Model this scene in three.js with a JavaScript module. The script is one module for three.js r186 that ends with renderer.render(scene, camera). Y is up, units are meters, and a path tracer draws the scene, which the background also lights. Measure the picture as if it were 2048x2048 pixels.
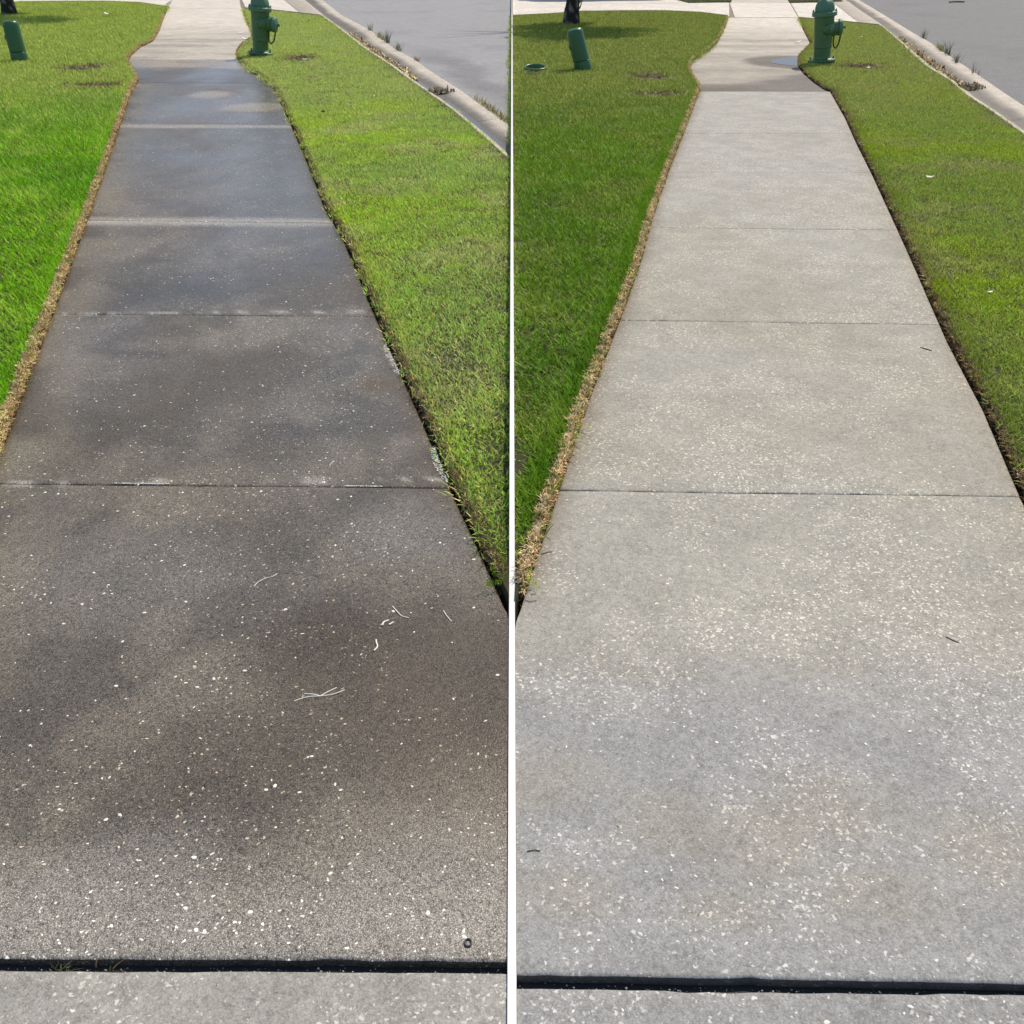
import * as THREE from 'three';
import { ImprovedNoise } from 'three/addons/math/ImprovedNoise.js';
import { mergeGeometries, mergeVertices } from 'three/addons/utils/BufferGeometryUtils.js';
import { RoundedBoxGeometry } from 'three/addons/geometries/RoundedBoxGeometry.js';

// ---------- camera, sky, sun, exposure ----------
const scene = new THREE.Scene();
const camera = new THREE.PerspectiveCamera(53.9, 1, 0.05, 900);
camera.position.set(0, 1.6, 0);
camera.rotation.set(THREE.MathUtils.degToRad(-30.24), 0, 0);
scene.add(camera);

const SUN = new THREE.Vector3(0.359, 0.766, -0.533).normalize();
{ // summer sky: pale towards the horizon, soft blue overhead, a whitish glow round the sun
  const W = 512, H = 256, a = new Float32Array(W * H * 4);
  for (let j = 0; j < H; j++) for (let i = 0; i < W; i++) {
    const up = ((j + 0.5) / H - 0.5) * Math.PI, az = ((i + 0.5) / W - 0.5) * 2 * Math.PI, y = Math.sin(up);
    const c = Math.cos(az) * Math.cos(up) * SUN.x + y * SUN.y + Math.sin(az) * Math.cos(up) * SUN.z;
    const t = Math.pow(Math.max(0, y), 0.5), g = 0.35 * Math.pow(Math.max(0, c), 8) + 0.3 * Math.pow(Math.max(0, c), 60), k = (j * W + i) * 4;
    a[k] = 0.5 + (0.2 - 0.5) * t + g; a[k + 1] = 0.57 + (0.3 - 0.57) * t + g * 0.98; a[k + 2] = 0.66 + (0.5 - 0.66) * t + g * 0.93; a[k + 3] = 1;
  }
  const tex = new THREE.DataTexture(a, W, H, THREE.RGBAFormat, THREE.FloatType);
  tex.mapping = THREE.EquirectangularReflectionMapping; tex.magFilter = tex.minFilter = THREE.LinearFilter; tex.needsUpdate = true;
  scene.background = tex; scene.environment = tex;
}

const sun = new THREE.DirectionalLight(0xffeed8, 4.0);
sun.name = 'sun';
sun.position.copy(SUN).multiplyScalar(60).add(new THREE.Vector3(0, 0, -14));
sun.target.position.set(0, 0, -14);
sun.castShadow = true;
sun.shadow.mapSize.set(4096, 4096);
Object.assign(sun.shadow.camera, { left: -20, right: 20, top: 20, bottom: -20, near: 1, far: 140 });
scene.add(sun, sun.target);

const renderer = new THREE.WebGLRenderer({ antialias: true });
renderer.setSize(1024, 1024);
renderer.shadowMap.enabled = true;
renderer.toneMapping = THREE.LinearToneMapping;
renderer.toneMappingExposure = 1.0;

// ---------- helpers ----------
const rngOf = (a) => () => { a |= 0; a = (a + 0x6d2b79f5) | 0; let t = Math.imul(a ^ (a >>> 15), 1 | a); t = (t + Math.imul(t ^ (t >>> 7), 61 | t)) ^ t; return ((t ^ (t >>> 14)) >>> 0) / 4294967296; };
const perlin = new ImprovedNoise();
const noise = (x, y, z = 0) => perlin.noise(x + 31.7, y + 17.3, z + 5.1);
const fbm = (x, y, o = 4, z = 0) => { let s = 0, a = 0.5, f = 1; for (let i = 0; i < o; i++) { s += a * noise(x * f, y * f, z + i * 7.7); a *= 0.5; f *= 2.03; } return s; };
const clamp = (x, a = 0, b = 1) => Math.min(b, Math.max(a, x));
const lerp = (a, b, t) => a + (b - a) * t;
const smooth = (a, b, x) => { const t = clamp((x - a) / (b - a)); return t * t * (3 - 2 * t); };
const used = new Map();
function numbered(n) { const k = used.get(n) ?? 0; used.set(n, k + 1); return k ? `${n}_${String(k).padStart(3, '0')}` : n; }
function tag(o, label, category, group, kind) { o.userData.label = label; o.userData.category = category; if (group) o.userData.group = group; if (kind) o.userData.kind = kind; return o; }
function shadows(o) { o.castShadow = o.receiveShadow = true; return o; }
function top(name, geo, mat) { const m = shadows(new THREE.Mesh(geo, mat)); m.name = numbered(name); scene.add(m); return m; }
function group(name, x = 0, y = 0, z = 0) { const g = new THREE.Group(); g.name = numbered(name); g.position.set(x, y, z); scene.add(g); return g; }
function part(name, geo, mat, parent) { const m = shadows(new THREE.Mesh(geo, mat)); m.name = name; parent.add(m); return m; }
const struct = (o) => { o.userData.kind = 'structure'; return o; };
// value along a polyline of [x, distance] points, at one distance from the camera's foot
function edgeAt(line, d) {
  for (let i = 0; i + 1 < line.length; i++) {
    const [x0, d0] = line[i], [x1, d1] = line[i + 1];
    if ((d <= d0 && d >= d1) || i + 2 === line.length || (i === 0 && d > d0)) { if (i === 0 && d > d0 || i + 2 === line.length || d >= d1) return x0 + (x1 - x0) * (d0 - d) / (d0 - d1); }
  }
}
function inside(poly, x, d) { let c = false; for (let i = 0, j = poly.length - 1; i < poly.length; j = i++) { const [xi, yi] = poly[i], [xj, yj] = poly[j]; if ((yi > d) !== (yj > d) && x < (xj - xi) * (d - yi) / (yj - yi) + xi) c = !c; } return c; }
function dist(line, x, d) { let best = 1e9; for (let i = 0; i + 1 < line.length; i++) { const [ax, ay] = line[i], [bx, by] = line[i + 1], t = clamp(((x - ax) * (bx - ax) + (d - ay) * (by - ay)) / ((bx - ax) ** 2 + (by - ay) ** 2)); best = Math.min(best, Math.hypot(x - ax - t * (bx - ax), d - ay - t * (by - ay))); } return best; }
const toSRGB = (v) => { v = clamp(v); return 255 * (v <= 0.0031308 ? 12.92 * v : 1.055 * Math.pow(v, 1 / 2.4) - 0.055); };

// ---------- procedural surfaces ----------
function lattice(n, rng) { const a = new Float32Array(n * n).map(() => rng() * 2 - 1); return (u, v) => { const x = u * n, y = v * n, i = Math.floor(x), j = Math.floor(y), s = x - i, t = y - j, q = (p, r) => a[((r % n + n) % n) * n + (p % n + n) % n], a1 = s * s * (3 - 2 * s), b1 = t * t * (3 - 2 * t); return lerp(lerp(q(i, j), q(i + 1, j), a1), lerp(q(i, j + 1), q(i + 1, j + 1), a1), b1); }; }
function concreteTile(N, seed, o) {
  const rng = rngOf(seed), l1 = lattice(900, rng), l0 = lattice(430, rng), l2 = lattice(170, rng), l3 = lattice(24, rng), l4 = lattice(9, rng);
  const col = new Float32Array(N * N * 3), h = new Float32Array(N * N);
  for (let j = 0; j < N; j++) for (let i = 0; i < N; i++) {
    const u = i / N, v = j / N, w = rng() * 2 - 1, k = j * N + i, sp = rng();
    const g = 1 + o.grain * (w * 0.6 + l1(u, v) * 1.0 + l0(u, v) * 0.7) + 0.12 * l2(u, v) + 0.07 * l3(u, v);
    let m = o.base * Math.max(0.2, g);
    if (sp > 1 - o.sparkle) m += o.sparkleTo * rng();
    for (let c = 0; c < 3; c++) col[k * 3 + c] = m * o.tint[c];
    h[k] = 0.45 + 0.25 * w + 0.2 * l1(u, v) + 0.1 * l2(u, v);
  }
  const blot = (cx, cy, r, asp, ang, rgb, lift, strength) => {
    const R = Math.ceil(r * 1.3), ca = Math.cos(ang), sa = Math.sin(ang), p1 = rng() * 6.3, p2 = rng() * 6.3;
    for (let y = -R; y <= R; y++) for (let x = -R; x <= R; x++) {
      const xr = (x * ca + y * sa) / r, yr = (-x * sa + y * ca) / (r * asp), a = Math.atan2(yr, xr), e = 1 + 0.22 * Math.sin(2 * a + p1) + 0.16 * Math.sin(3 * a + p2);
      const t = clamp((e - Math.hypot(xr, yr)) * r * asp * 1.2) * strength;
      if (t <= 0) continue;
      const k = (((cy + y) % N + N) % N) * N + ((cx + x) % N + N) % N;
      for (let c = 0; c < 3; c++) col[k * 3 + c] = lerp(col[k * 3 + c], rgb[c], t);
      h[k] = lerp(h[k], lift, t);
    }
  };
  for (let n = 0; n < o.flecks; n++) {
    const cx = Math.floor(rng() * N), cy = Math.floor(rng() * N);
    if (rng() > clamp(0.36 + 1.3 * l4(cx / N, cy / N) + 0.7 * l3(cx / N, cy / N), 0.05, 1)) continue;
    const r = o.rMin + (o.rMax - o.rMin) * Math.pow(rng(), o.power), b = o.fleck * (0.75 + 0.3 * rng());
    blot(cx, cy, r, 0.32 + 0.6 * rng(), rng() * 3.2, [b, b * 0.96, b * (0.82 + 0.14 * rng())], 0.8, 0.65 + 0.35 * rng());
  }
  for (let n = 0; n < (o.sand ?? 0); n++) { const b = o.base * (1.4 + 1.8 * rng() * rng()); blot(Math.floor(rng() * N), Math.floor(rng() * N), 0.8 + 1.1 * rng(), 0.5 + 0.5 * rng(), rng() * 3, [b * o.tint[0], b * o.tint[1], b * o.tint[2]], 0.75, 0.9); }
  for (let n = 0; n < o.pits; n++) blot(Math.floor(rng() * N), Math.floor(rng() * N), 0.8 + 1.6 * Math.pow(rng(), 4), 0.5 + 0.5 * rng(), rng() * 3, [o.base * 0.3, o.base * 0.28, o.base * 0.26], 0.1, 0.8);
  const rgba = new Uint8Array(N * N * 4), hb = new Uint8Array(N * N * 4);
  for (let k = 0; k < N * N; k++) { for (let c = 0; c < 3; c++) { rgba[k * 4 + c] = toSRGB(col[k * 3 + c]); hb[k * 4 + c] = 255 * clamp(h[k]); } rgba[k * 4 + 3] = hb[k * 4 + 3] = 255; }
  return [texture(rgba, N, N, true), texture(hb, N, N, false)];
}
function texture(data, w, h, srgb) { const t = new THREE.DataTexture(data, w, h, THREE.RGBAFormat); t.wrapS = t.wrapT = THREE.RepeatWrapping; t.magFilter = THREE.LinearFilter; t.minFilter = THREE.LinearMipmapLinearFilter; t.generateMipmaps = true; if (srgb) t.colorSpace = THREE.SRGBColorSpace; t.needsUpdate = true; return t; }

// ---------- outlines of the place, [x, metres ahead], far to near ----------
const wetLeft = [[-8.42, 27.85], [-7.83, 25.72], [-7.14, 23.05], [-6.14, 19.34], [-5.71, 17.6], [-5.62, 16.69], [-5.39, 15.55], [-5.22, 14.94], [-4.78, 13.8], [-4.46, 12.99], [-4.21, 11.96], [-3.83, 10.58], [-3.18, 8.25], [-2.7, 6.51], [-2.33, 5.15], [-2.2, 4.67], [-1.99, 3.89], [-1.79, 3.14], [-0.95, -0.05]];
const wetRight = [[-6.77, 27.85], [-6.1, 25.39], [-5.53, 23.05], [-4.76, 20.13], [-4.43, 18.87], [-4.29, 18.26], [-4.2, 17.06], [-4.02, 16], [-3.82, 15.24], [-3.44, 14.22], [-2.95, 12.99], [-2.82, 12.73], [-2.46, 11.4], [-1.91, 9.35], [-1.5, 7.79], [-1.23, 6.71], [-0.99, 5.92], [-0.71, 4.82], [-0.47, 3.92], [-0.35, 3.47], [-0.19, 2.85], [-0.09, 2.49], [-0.012, 2.2], [0.6, -0.1]];
const dryLeft = [[5.51, 27.85], [4.77, 24.46], [4.42, 22.79], [3.85, 20.13], [3.24, 17.44], [2.93, 16.34], [2.64, 15.55], [2.43, 14.77], [2.3, 14.11], [2.2, 13.22], [2.17, 12.64], [2.13, 12.23], [2.07, 11.96], [1.52, 9.4], [1.15, 7.7], [0.88, 6.39], [0.73, 5.59], [0.57, 4.82], [0.42, 4.15], [0.3, 3.61], [0.21, 3.16], [0.07, 2.47], [0.011, 2.16], [-0.6, -0.8]];
const dryRight = [[6.9, 27.85], [5.82, 22.79], [5.14, 19.63], [4.65, 17.21], [4.38, 16.48], [4.04, 15.55], [3.8, 14.6], [3.65, 13.7], [3.56, 12.86], [3.51, 12.15], [3.54, 12.03], [3.19, 10.22], [2.93, 8.99], [2.67, 7.7], [2.42, 6.51], [2.23, 5.61], [1.94, 4.27], [1.8, 3.52], [1.66, 2.9], [1.0, -0.1]];
const SEAM = 0.0085;
const at = { wl: (d) => edgeAt(wetLeft, d), wr: (d) => Math.min(-SEAM, edgeAt(wetRight, d)), dl: (d) => Math.max(SEAM, edgeAt(dryLeft, d)), dr: (d) => edgeAt(dryRight, d) };

const TILE = 2.2;
const [dryMap, dryBump] = concreteTile(2048, 11, { base: 0.4, tint: [1, 0.98, 0.935], grain: 0.22, sparkle: 0.05, sparkleTo: 0.25, flecks: 62000, rMin: 1.15, rMax: 5.0, power: 3.2, fleck: 1.0, pits: 5000, sand: 30000 });
const [wetMap, wetBump] = concreteTile(2048, 23, { base: 0.1, tint: [1, 0.96, 0.9], grain: 0.5, sparkle: 0.2, sparkleTo: 0.5, flecks: 20000, rMin: 0.8, rMax: 3.8, power: 3.6, fleck: 1.0, pits: 3000, sand: 90000 });
const [roadMap, roadBump] = concreteTile(1024, 37, { base: 0.4, tint: [0.98, 1, 1.03], grain: 0.45, sparkle: 0.1, sparkleTo: 0.3, flecks: 1500, rMin: 0.8, rMax: 2, power: 2, fleck: 0.7, pits: 2500 });
// how wet and smooth the wet walk is, over x -6.5..0.5 and 0..16 m ahead
const wetRough = (() => {
  const W = 256, Hh = 1024, a = new Uint8Array(W * Hh * 4);
  for (let j = 0; j < Hh; j++) for (let i = 0; i < W; i++) {
    const x = -6.5 + 7 * i / W, d = 16 * j / Hh;
    let r = 0.37 + 0.6 * fbm(x * 0.9, d * 0.5, 4, 3) + 0.25 * fbm(x * 3, d * 1.6, 3, 5) - 0.2 * smooth(4, 6.5, d) * smooth(0.25, 0.7, (x - edgeAt(wetLeft, d)) / 1.5);
    const pud = Math.hypot((x + 2.62) / 0.3, (d - 11.35) / 0.3), mid = Math.hypot((x + 3.1) / 0.9, (d - 11.2) / 1.1);
    r -= 0.14 * smooth(1.2, 0.4, mid + 0.5 * noise(x * 3, d * 3, 9));
    r = lerp(r, 0.08, smooth(1.1, 0.7, pud));
    if (d < 1.3) r += 0.08;
    const b = 255 * clamp(r, 0.06, 0.95), k = (j * W + i) * 4;
    a[k] = a[k + 1] = a[k + 2] = b; a[k + 3] = 255;
  }
  const t = texture(a, W, Hh, false); t.channel = 1; t.wrapS = t.wrapT = THREE.ClampToEdgeWrapping; return t;
})();
const wetConcrete = new THREE.MeshPhysicalMaterial({ name: 'wet concrete', map: wetMap, vertexColors: true, roughness: 1, roughnessMap: wetRough, bumpMap: wetBump, bumpScale: 0.0008, specularIntensity: 1 });
const dryConcrete = new THREE.MeshStandardMaterial({ name: 'dry concrete', map: dryMap, vertexColors: true, roughness: 0.82, bumpMap: dryBump, bumpScale: 0.0009 });
const asphalt = new THREE.MeshStandardMaterial({ name: 'asphalt', map: roadMap, vertexColors: true, roughness: 0.85, bumpMap: roadBump, bumpScale: 0.003 });
const plain = (name, r, g, b, rough = 0.9, extra = {}) => new THREE.MeshPhysicalMaterial({ name, color: new THREE.Color().setRGB(r, g, b), roughness: rough, ...extra });
const soil = plain('thatchy turf soil', 0.055, 0.055, 0.02, 1, { bumpMap: dryBump, bumpScale: 0.004 });
const turfSoil = plain('turf soil', 0.05, 0.06, 0.02, 1);
const jointFill = plain('joint fill', 0.012, 0.014, 0.016, 0.7);

// ---------- slabs ----------
// a concrete slab between two side lines and two slightly slanting joints; its worn arrises dip into the joints
function slabGeometry(xl, xr, near, far, tint, rng, o = {}) {
  const step = o.step ?? 0.05, len = (far[0] + far[1] - near[0] - near[1]) / 2, wid = xr(near[0]) - xl(near[0]), nv = Math.max(6, Math.ceil(len / step)), nu = Math.max(8, Math.ceil(wid / step));
  const us = [0, 0.006 / wid], vs = [0, 0.005 / len, 0.03 / len];
  for (let i = 1; i < nu; i++) us.push(i / nu);
  us.push(1 - 0.006 / wid, 1);
  for (let i = 1; i < nv; i++) if (i / nv > 0.05 / len && i / nv < 1 - 0.05 / len) vs.push(i / nv);
  vs.push(1 - 0.03 / len, 1 - 0.005 / len, 1);
  const ou = rng() * 5, ov = rng() * 5, flip = rng() < 0.5 ? -1 : 1, ph = rng() * 90, rough = o.rough ?? 0.003, chips = o.chips ?? 0;
  const pos = [], uv = [], uv1 = [], col = [], idx = [], U = us.length, V = vs.length;
  const put = (x, y, d) => { pos.push(x, y, -d); uv.push(flip * x / TILE + ou, d / TILE + ov); uv1.push((x + 6.5) / 7, d / 16); const c = tint(x, d); col.push(c[0], c[1], c[2]); };
  for (let j = 0; j < V; j++) for (let i = 0; i < U; i++) {
    const u = us[i], v = vs[j], dn = lerp(near[0], near[1], u), df = lerp(far[0], far[1], u);
    let d = lerp(dn, df, v), x = lerp(xl(d), xr(d), u), y = (o.y ?? 0);
    const jag = (s) => rough * (0.8 + 1.6 * noise(x * 14, s + ph) + 0.9 * noise(x * 47, s + ph)) + chips * Math.max(0, noise(x * 16, s + ph + 4) - 0.3) ;
    if (j < 2) d += jag(1) * (j ? 0.6 : 1);
    if (j > V - 3) d -= jag(2) * (j < V - 1 ? 0.6 : 1);
    x = lerp(xl(d), xr(d), u);
    if (j === 0 || j === V - 1) y -= 0.005;
    if ((i === 0 || i === U - 1) && Math.abs(x) > 0.02) y -= 0.006;
    y += 0.0015 * noise(x * 2.2, d * 2.2, ph);
    put(x, y, d);
  }
  for (let j = 0; j + 1 < V; j++) for (let i = 0; i + 1 < U; i++) { const a = j * U + i; idx.push(a, a + 1, a + U, a + 1, a + U + 1, a + U); }
  const skirt = (list) => { for (let k = 0; k + 1 < list.length; k++) { const b = pos.length / 3; for (const q of [list[k], list[k + 1]]) { const X = pos[q * 3], Y = pos[q * 3 + 1], D = -pos[q * 3 + 2]; put(X, Y, D); put(X, -0.1, D); const n = col.length; for (let c = 0; c < 6; c++) col[n - 6 + c] *= 0.35; uv[uv.length - 1] += 0.05; uv[uv.length - 2] += 0.02; } idx.push(b, b + 1, b + 2, b + 1, b + 3, b + 2); } };  // slab sides darkened, shade of the open gap put into the colour
  const row = (j) => us.map((_, i) => j * U + i), colm = (i) => vs.map((_, j) => j * U + i);
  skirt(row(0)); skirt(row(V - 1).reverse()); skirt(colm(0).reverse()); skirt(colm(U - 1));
  const g = new THREE.BufferGeometry();
  g.setAttribute('position', new THREE.Float32BufferAttribute(pos, 3));
  g.setAttribute('uv', new THREE.Float32BufferAttribute(uv, 2));
  g.setAttribute('uv1', new THREE.Float32BufferAttribute(uv1, 2));
  g.setAttribute('color', new THREE.Float32BufferAttribute(col, 3));
  g.setIndex(idx);
  g.computeVertexNormals();
  return g;
}
const mul = (c, k) => [c[0] * k, c[1] * k, c[2] * k];
const mix = (a, b, t) => [lerp(a[0], b[0], t), lerp(a[1], b[1], t), lerp(a[2], b[2], t)];
// soaked concrete: its own damp tones, brown where grime is left, olive along the turf
function wetTint(x, d) {
  const n = fbm(x * 0.8, d * 0.7, 4, 1), m = fbm(x * 2.2, d * 1.6, 3, 6), h = fbm(x * 6, d * 5, 3, 8), spot = (px, pd, rx, rd, in_ = 0.25, out = 1.05) => smooth(out, in_, Math.hypot((x - px) / rx, (d - pd) / rd) + 0.55 * m + 0.15 * h);
  let c = [0.29, 0.265, 0.222];
  c = mix(c, [0.265, 0.25, 0.225], smooth(2.9, 3.4, d));
  const rag = fbm(x * 3.1 + 2 * n, d * 2.1, 5, 27);
  c = mul(c, (1 + 0.5 * n + 0.28 * m + 0.16 * h) * (1 - 0.24 * smooth(0.02, 0.09, rag) + 0.2 * smooth(-0.06, -0.13, rag)));
  c = mix(c, [0.165, 0.13, 0.095], 0.8 * spot(-0.08, 1.95, 0.6, 0.48, 0.45));
  c = mix(c, [0.2, 0.17, 0.135], 0.6 * spot(-0.6, 1.68, 0.6, 0.22));
  c = mix(c, [0.14, 0.125, 0.11], 0.7 * spot(-1.3, 1.75, 0.3, 0.2));
  c = mix(c, [0.17, 0.16, 0.15], 0.75 * spot(-1.25, 3.75, 0.6, 0.5));
  c = mix(c, [0.15, 0.145, 0.14], 0.7 * spot(-1.7, 5.0, 0.5, 0.55));
  c = mix(c, [0.15, 0.15, 0.155], 0.6 * spot(-1.0, 5.6, 0.3, 0.4));
  c = mix(c, [0.38, 0.37, 0.36], 0.7 * spot(-0.25, 2.65, 0.35, 0.3));
  c = mix(c, [0.36, 0.35, 0.33], 0.5 * spot(-1.05, 2.4, 0.5, 0.35));
  c = mix(c, [0.55, 0.54, 0.515], 0.9 * smooth(1.52, 1.2, d + 0.2 * m + 0.16 * n));
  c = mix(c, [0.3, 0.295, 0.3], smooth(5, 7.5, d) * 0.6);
  const e = x - at.wl(d), e2 = at.wr(d) - x;
  c = mix(c, [0.4, 0.36, 0.26], 0.65 * smooth(0.34, 0.02, e + 0.2 * m));
  c = mix(c, [0.12, 0.1, 0.075], 0.6 * smooth(0.16, 0.03, e + 0.2 * m - 0.02) * smooth(0.05, 0.25, noise(0, d * 1.7, 9)));
  c = mix(c, [0.2, 0.155, 0.1], 0.6 * smooth(0.16, 0.02, e2 + 0.1 * m) * smooth(2.2, 3, d));
  c = mix(c, [0.2, 0.15, 0.085], 0.8 * spot(-0.56, 3.76, 0.12, 0.16));
  const jl = 0.85 * smooth(0.0, 0.2, noise(x * 11, d, 44));
  c = mix(c, [0.75, 0.73, 0.68], jl * smooth(0.03, 0.004, Math.min(Math.abs(d - 4.617 - 0.024 * (x + 2.18)), Math.abs(d - 2.932 - 0.02 * (x + 1.7)))));
  for (const [jd, w] of [[6.34, 0.16], [9.76, 0.13]]) c = mix(c, [0.8, 0.77, 0.71], 0.8 * smooth(w, 0.015, Math.abs(d - jd + 0.02 * (x + 2)) + 0.05 * m));
  for (const [px, pd, rx, rd] of [[-3.27, 11.84, 0.32, 0.35], [-2.65, 10.95, 0.42, 0.4], [-2.3, 11.7, 0.3, 0.25], [-3.7, 13.7, 0.35, 0.2]]) { const q = Math.hypot((x - px) / rx, (d - pd) / rd) + 0.5 * m; c = mix(c, [0.26, 0.2, 0.14], 0.7 * smooth(1.3, 1, q)); c = mix(c, [0.66, 0.56, 0.44], 0.9 * smooth(0.95, 0.5, q)); }
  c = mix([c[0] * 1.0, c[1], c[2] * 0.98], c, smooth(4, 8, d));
  return mul(c, 3.5);
}
function washedTint(x, d) {
  const n = fbm(x * 0.9, d * 0.9, 4, 11), m = fbm(x * 2.6, d * 2.2, 3, 15), h = fbm(x * 7, d * 5, 3, 17), w = smooth(-0.25, 0.2, fbm(x * 1.1, d * 0.9, 3, 21) + 0.1 * m);
  const near = smooth(2.3, 1.75, d + 0.35 * n), far = smooth(5.5, 8, d);
  let c = mix([0.86, 0.865, 0.79], [0.815, 0.8, 0.7], w);
  c = mix(c, [0.755, 0.78, 0.8], near);
  for (const [px, pd, rx, rd] of [[0.066, 1.6, 0.14, 0.1], [0.33, 1.47, 0.14, 0.1], [0.5, 1.41, 0.16, 0.13], [0.68, 1.5, 0.16, 0.14], [0.72, 1.3, 0.16, 0.09], [0.12, 1.29, 0.12, 0.08], [0.4, 1.26, 0.13, 0.06], [0.34, 2.02, 0.2, 0.12], [0.8, 2.02, 0.25, 0.13], [0.95, 1.4, 0.14, 0.12]]) c = mix(c, [0.74, 0.72, 0.63], 0.6 * near * smooth(1.25, 0.4, Math.hypot((x - px) / rx, (d - pd) / rd) + 0.9 * m + 0.3 * h));
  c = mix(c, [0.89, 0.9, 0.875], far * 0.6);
  c = mul(c, 1 + 0.1 * n + 0.07 * m + 0.05 * h);
  const e = at.dr(d) - x, e1 = x - at.dl(d);
  c = mix(c, [0.75, 0.65, 0.53], 0.3 * smooth(0.14, 0.01, e + 0.05 * m));
  c = mix(c, [0.46, 0.39, 0.32], 0.5 * smooth(0.09, 0.0, e1 + 0.04 * m) * smooth(2.1, 2.4, d));
  return mul(c, 0.98);
}
function oldTint(x, d) {
  const s = fbm(x * 0.35, d * 2.2, 4, 31), n = fbm(x * 1.2, d * 0.8, 3, 33);
  let c = mix([1.12, 1.06, 0.94], [0.8, 0.75, 0.68], smooth(-0.15, 0.25, s + 0.4 * n));
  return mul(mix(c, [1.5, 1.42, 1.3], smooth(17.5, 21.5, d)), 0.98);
}
function wetOldTint(x, d) {
  const m = fbm(x * 1.2, d * 3, 3, 41);
  const c = mix([0.42, 0.36, 0.29], [0.72, 0.66, 0.56], smooth(-0.3, 0.2, m - 0.25 + smooth(13.6, 14.8, d) * 0.5));
  return mul(mix([0.27, 0.26, 0.26], c, smooth(13.7, 14.2, d + 0.25 * m + 0.03 * x)), 3.1);
}
function staleTint(x, d) { // unwashed slab past the clean edge: damp and dirty along the edge and below the puddle
  const m = fbm(x * 0.6, d * 2.4, 4, 51);
  let c = mix([0.86, 0.81, 0.71], [0.66, 0.6, 0.52], smooth(-0.2, 0.3, m));
  c = mix(c, [0.31, 0.275, 0.235], smooth(12.85, 12.25, d + 0.35 * m));
  c = mix(c, [0.36, 0.34, 0.32], smooth(0.05, -0.35, d - 13.15 - 0.9 * (x - 3.0) + 0.5 * m) * smooth(2.5, 3.1, x));
  return c;
}
function puddleTint(x, d) {
  const m = fbm(x * 0.7, d * 2.2, 4, 55), q = Math.hypot((x - 3.85) / 0.72, (d - 14.85) / 0.8) + 0.25 * m;
  return mix(mix([0.95, 0.9, 0.8], [0.78, 0.72, 0.63], smooth(-0.2, 0.35, m)), [0.33, 0.3, 0.27], smooth(1.1, 0.8, q));
}
function paleTint(x, d) { const s = fbm(x * 0.5, d * 1.4, 4, 61); return mul([1.55, 1.49, 1.38], 1 + 0.22 * s); }
function walk(name, label, rows, seed) {
  const g = group(name), rng = rngOf(seed);
  g.userData.label = label; g.userData.kind = 'structure';
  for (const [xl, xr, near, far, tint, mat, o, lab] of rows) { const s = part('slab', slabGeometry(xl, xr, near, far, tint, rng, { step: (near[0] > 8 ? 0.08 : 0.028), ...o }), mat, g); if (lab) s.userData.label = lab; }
  return g;
}
const gapAt = (d) => (d > 4.57 && d < 4.63 ? 0.0001 : Math.abs(d - 7.8) < 0.2 ? 0.0008 : 0.0006 + 0.0002 * d);
const rowsOf = (xl, xr, joints, pick) => joints.slice(0, -1).map((j, i) => { const k = joints[i + 1]; const [t, m, o, lab] = pick(i); return [xl, xr, [j[0] + gapAt(j[0]), j[1] + gapAt(j[0])], [k[0] - gapAt(k[0]), k[1] - gapAt(k[0])], t, m, o ?? {}, lab]; });
const nearDry = (x, d) => mul([0.77, 0.775, 0.735], 1 + 0.14 * fbm(x * 1.3, d * 1.3, 4, 91));
walk('wet_sidewalk', 'concrete sidewalk soaked dark by washing, half way through cleaning', [
  [at.wl, at.wr, [-0.4, -0.4], [1.135, 1.131], nearDry, dryConcrete, { rough: 0.0012, chips: 0.02 }, 'paler nearly dry slab in front of the open gap'],
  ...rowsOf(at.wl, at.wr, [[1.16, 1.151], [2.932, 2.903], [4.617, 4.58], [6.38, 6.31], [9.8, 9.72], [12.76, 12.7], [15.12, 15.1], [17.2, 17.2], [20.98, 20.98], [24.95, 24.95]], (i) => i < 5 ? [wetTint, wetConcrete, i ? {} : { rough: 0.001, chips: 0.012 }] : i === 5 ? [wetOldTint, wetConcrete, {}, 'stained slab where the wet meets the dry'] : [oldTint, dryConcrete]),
], 5);
walk('clean_sidewalk', 'pale grey concrete sidewalk washed clean with white shell flecks', [
  [at.dl, at.dr, [-0.4, -0.4], [1.1, 1.083], (x, d) => mul(washedTint(x, d), 0.96), dryConcrete, { rough: 0.0012, chips: 0.02 }, 'slab in front of the open gap'],
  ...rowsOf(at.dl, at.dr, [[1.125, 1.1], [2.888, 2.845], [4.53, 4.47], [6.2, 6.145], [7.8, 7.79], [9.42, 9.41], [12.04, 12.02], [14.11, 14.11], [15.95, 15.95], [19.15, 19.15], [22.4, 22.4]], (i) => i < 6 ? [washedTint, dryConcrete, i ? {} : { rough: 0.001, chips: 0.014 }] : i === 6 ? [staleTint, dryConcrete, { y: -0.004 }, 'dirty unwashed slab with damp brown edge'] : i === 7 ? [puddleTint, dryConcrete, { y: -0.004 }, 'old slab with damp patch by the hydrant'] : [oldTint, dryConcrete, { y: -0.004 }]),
], 6);
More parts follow.
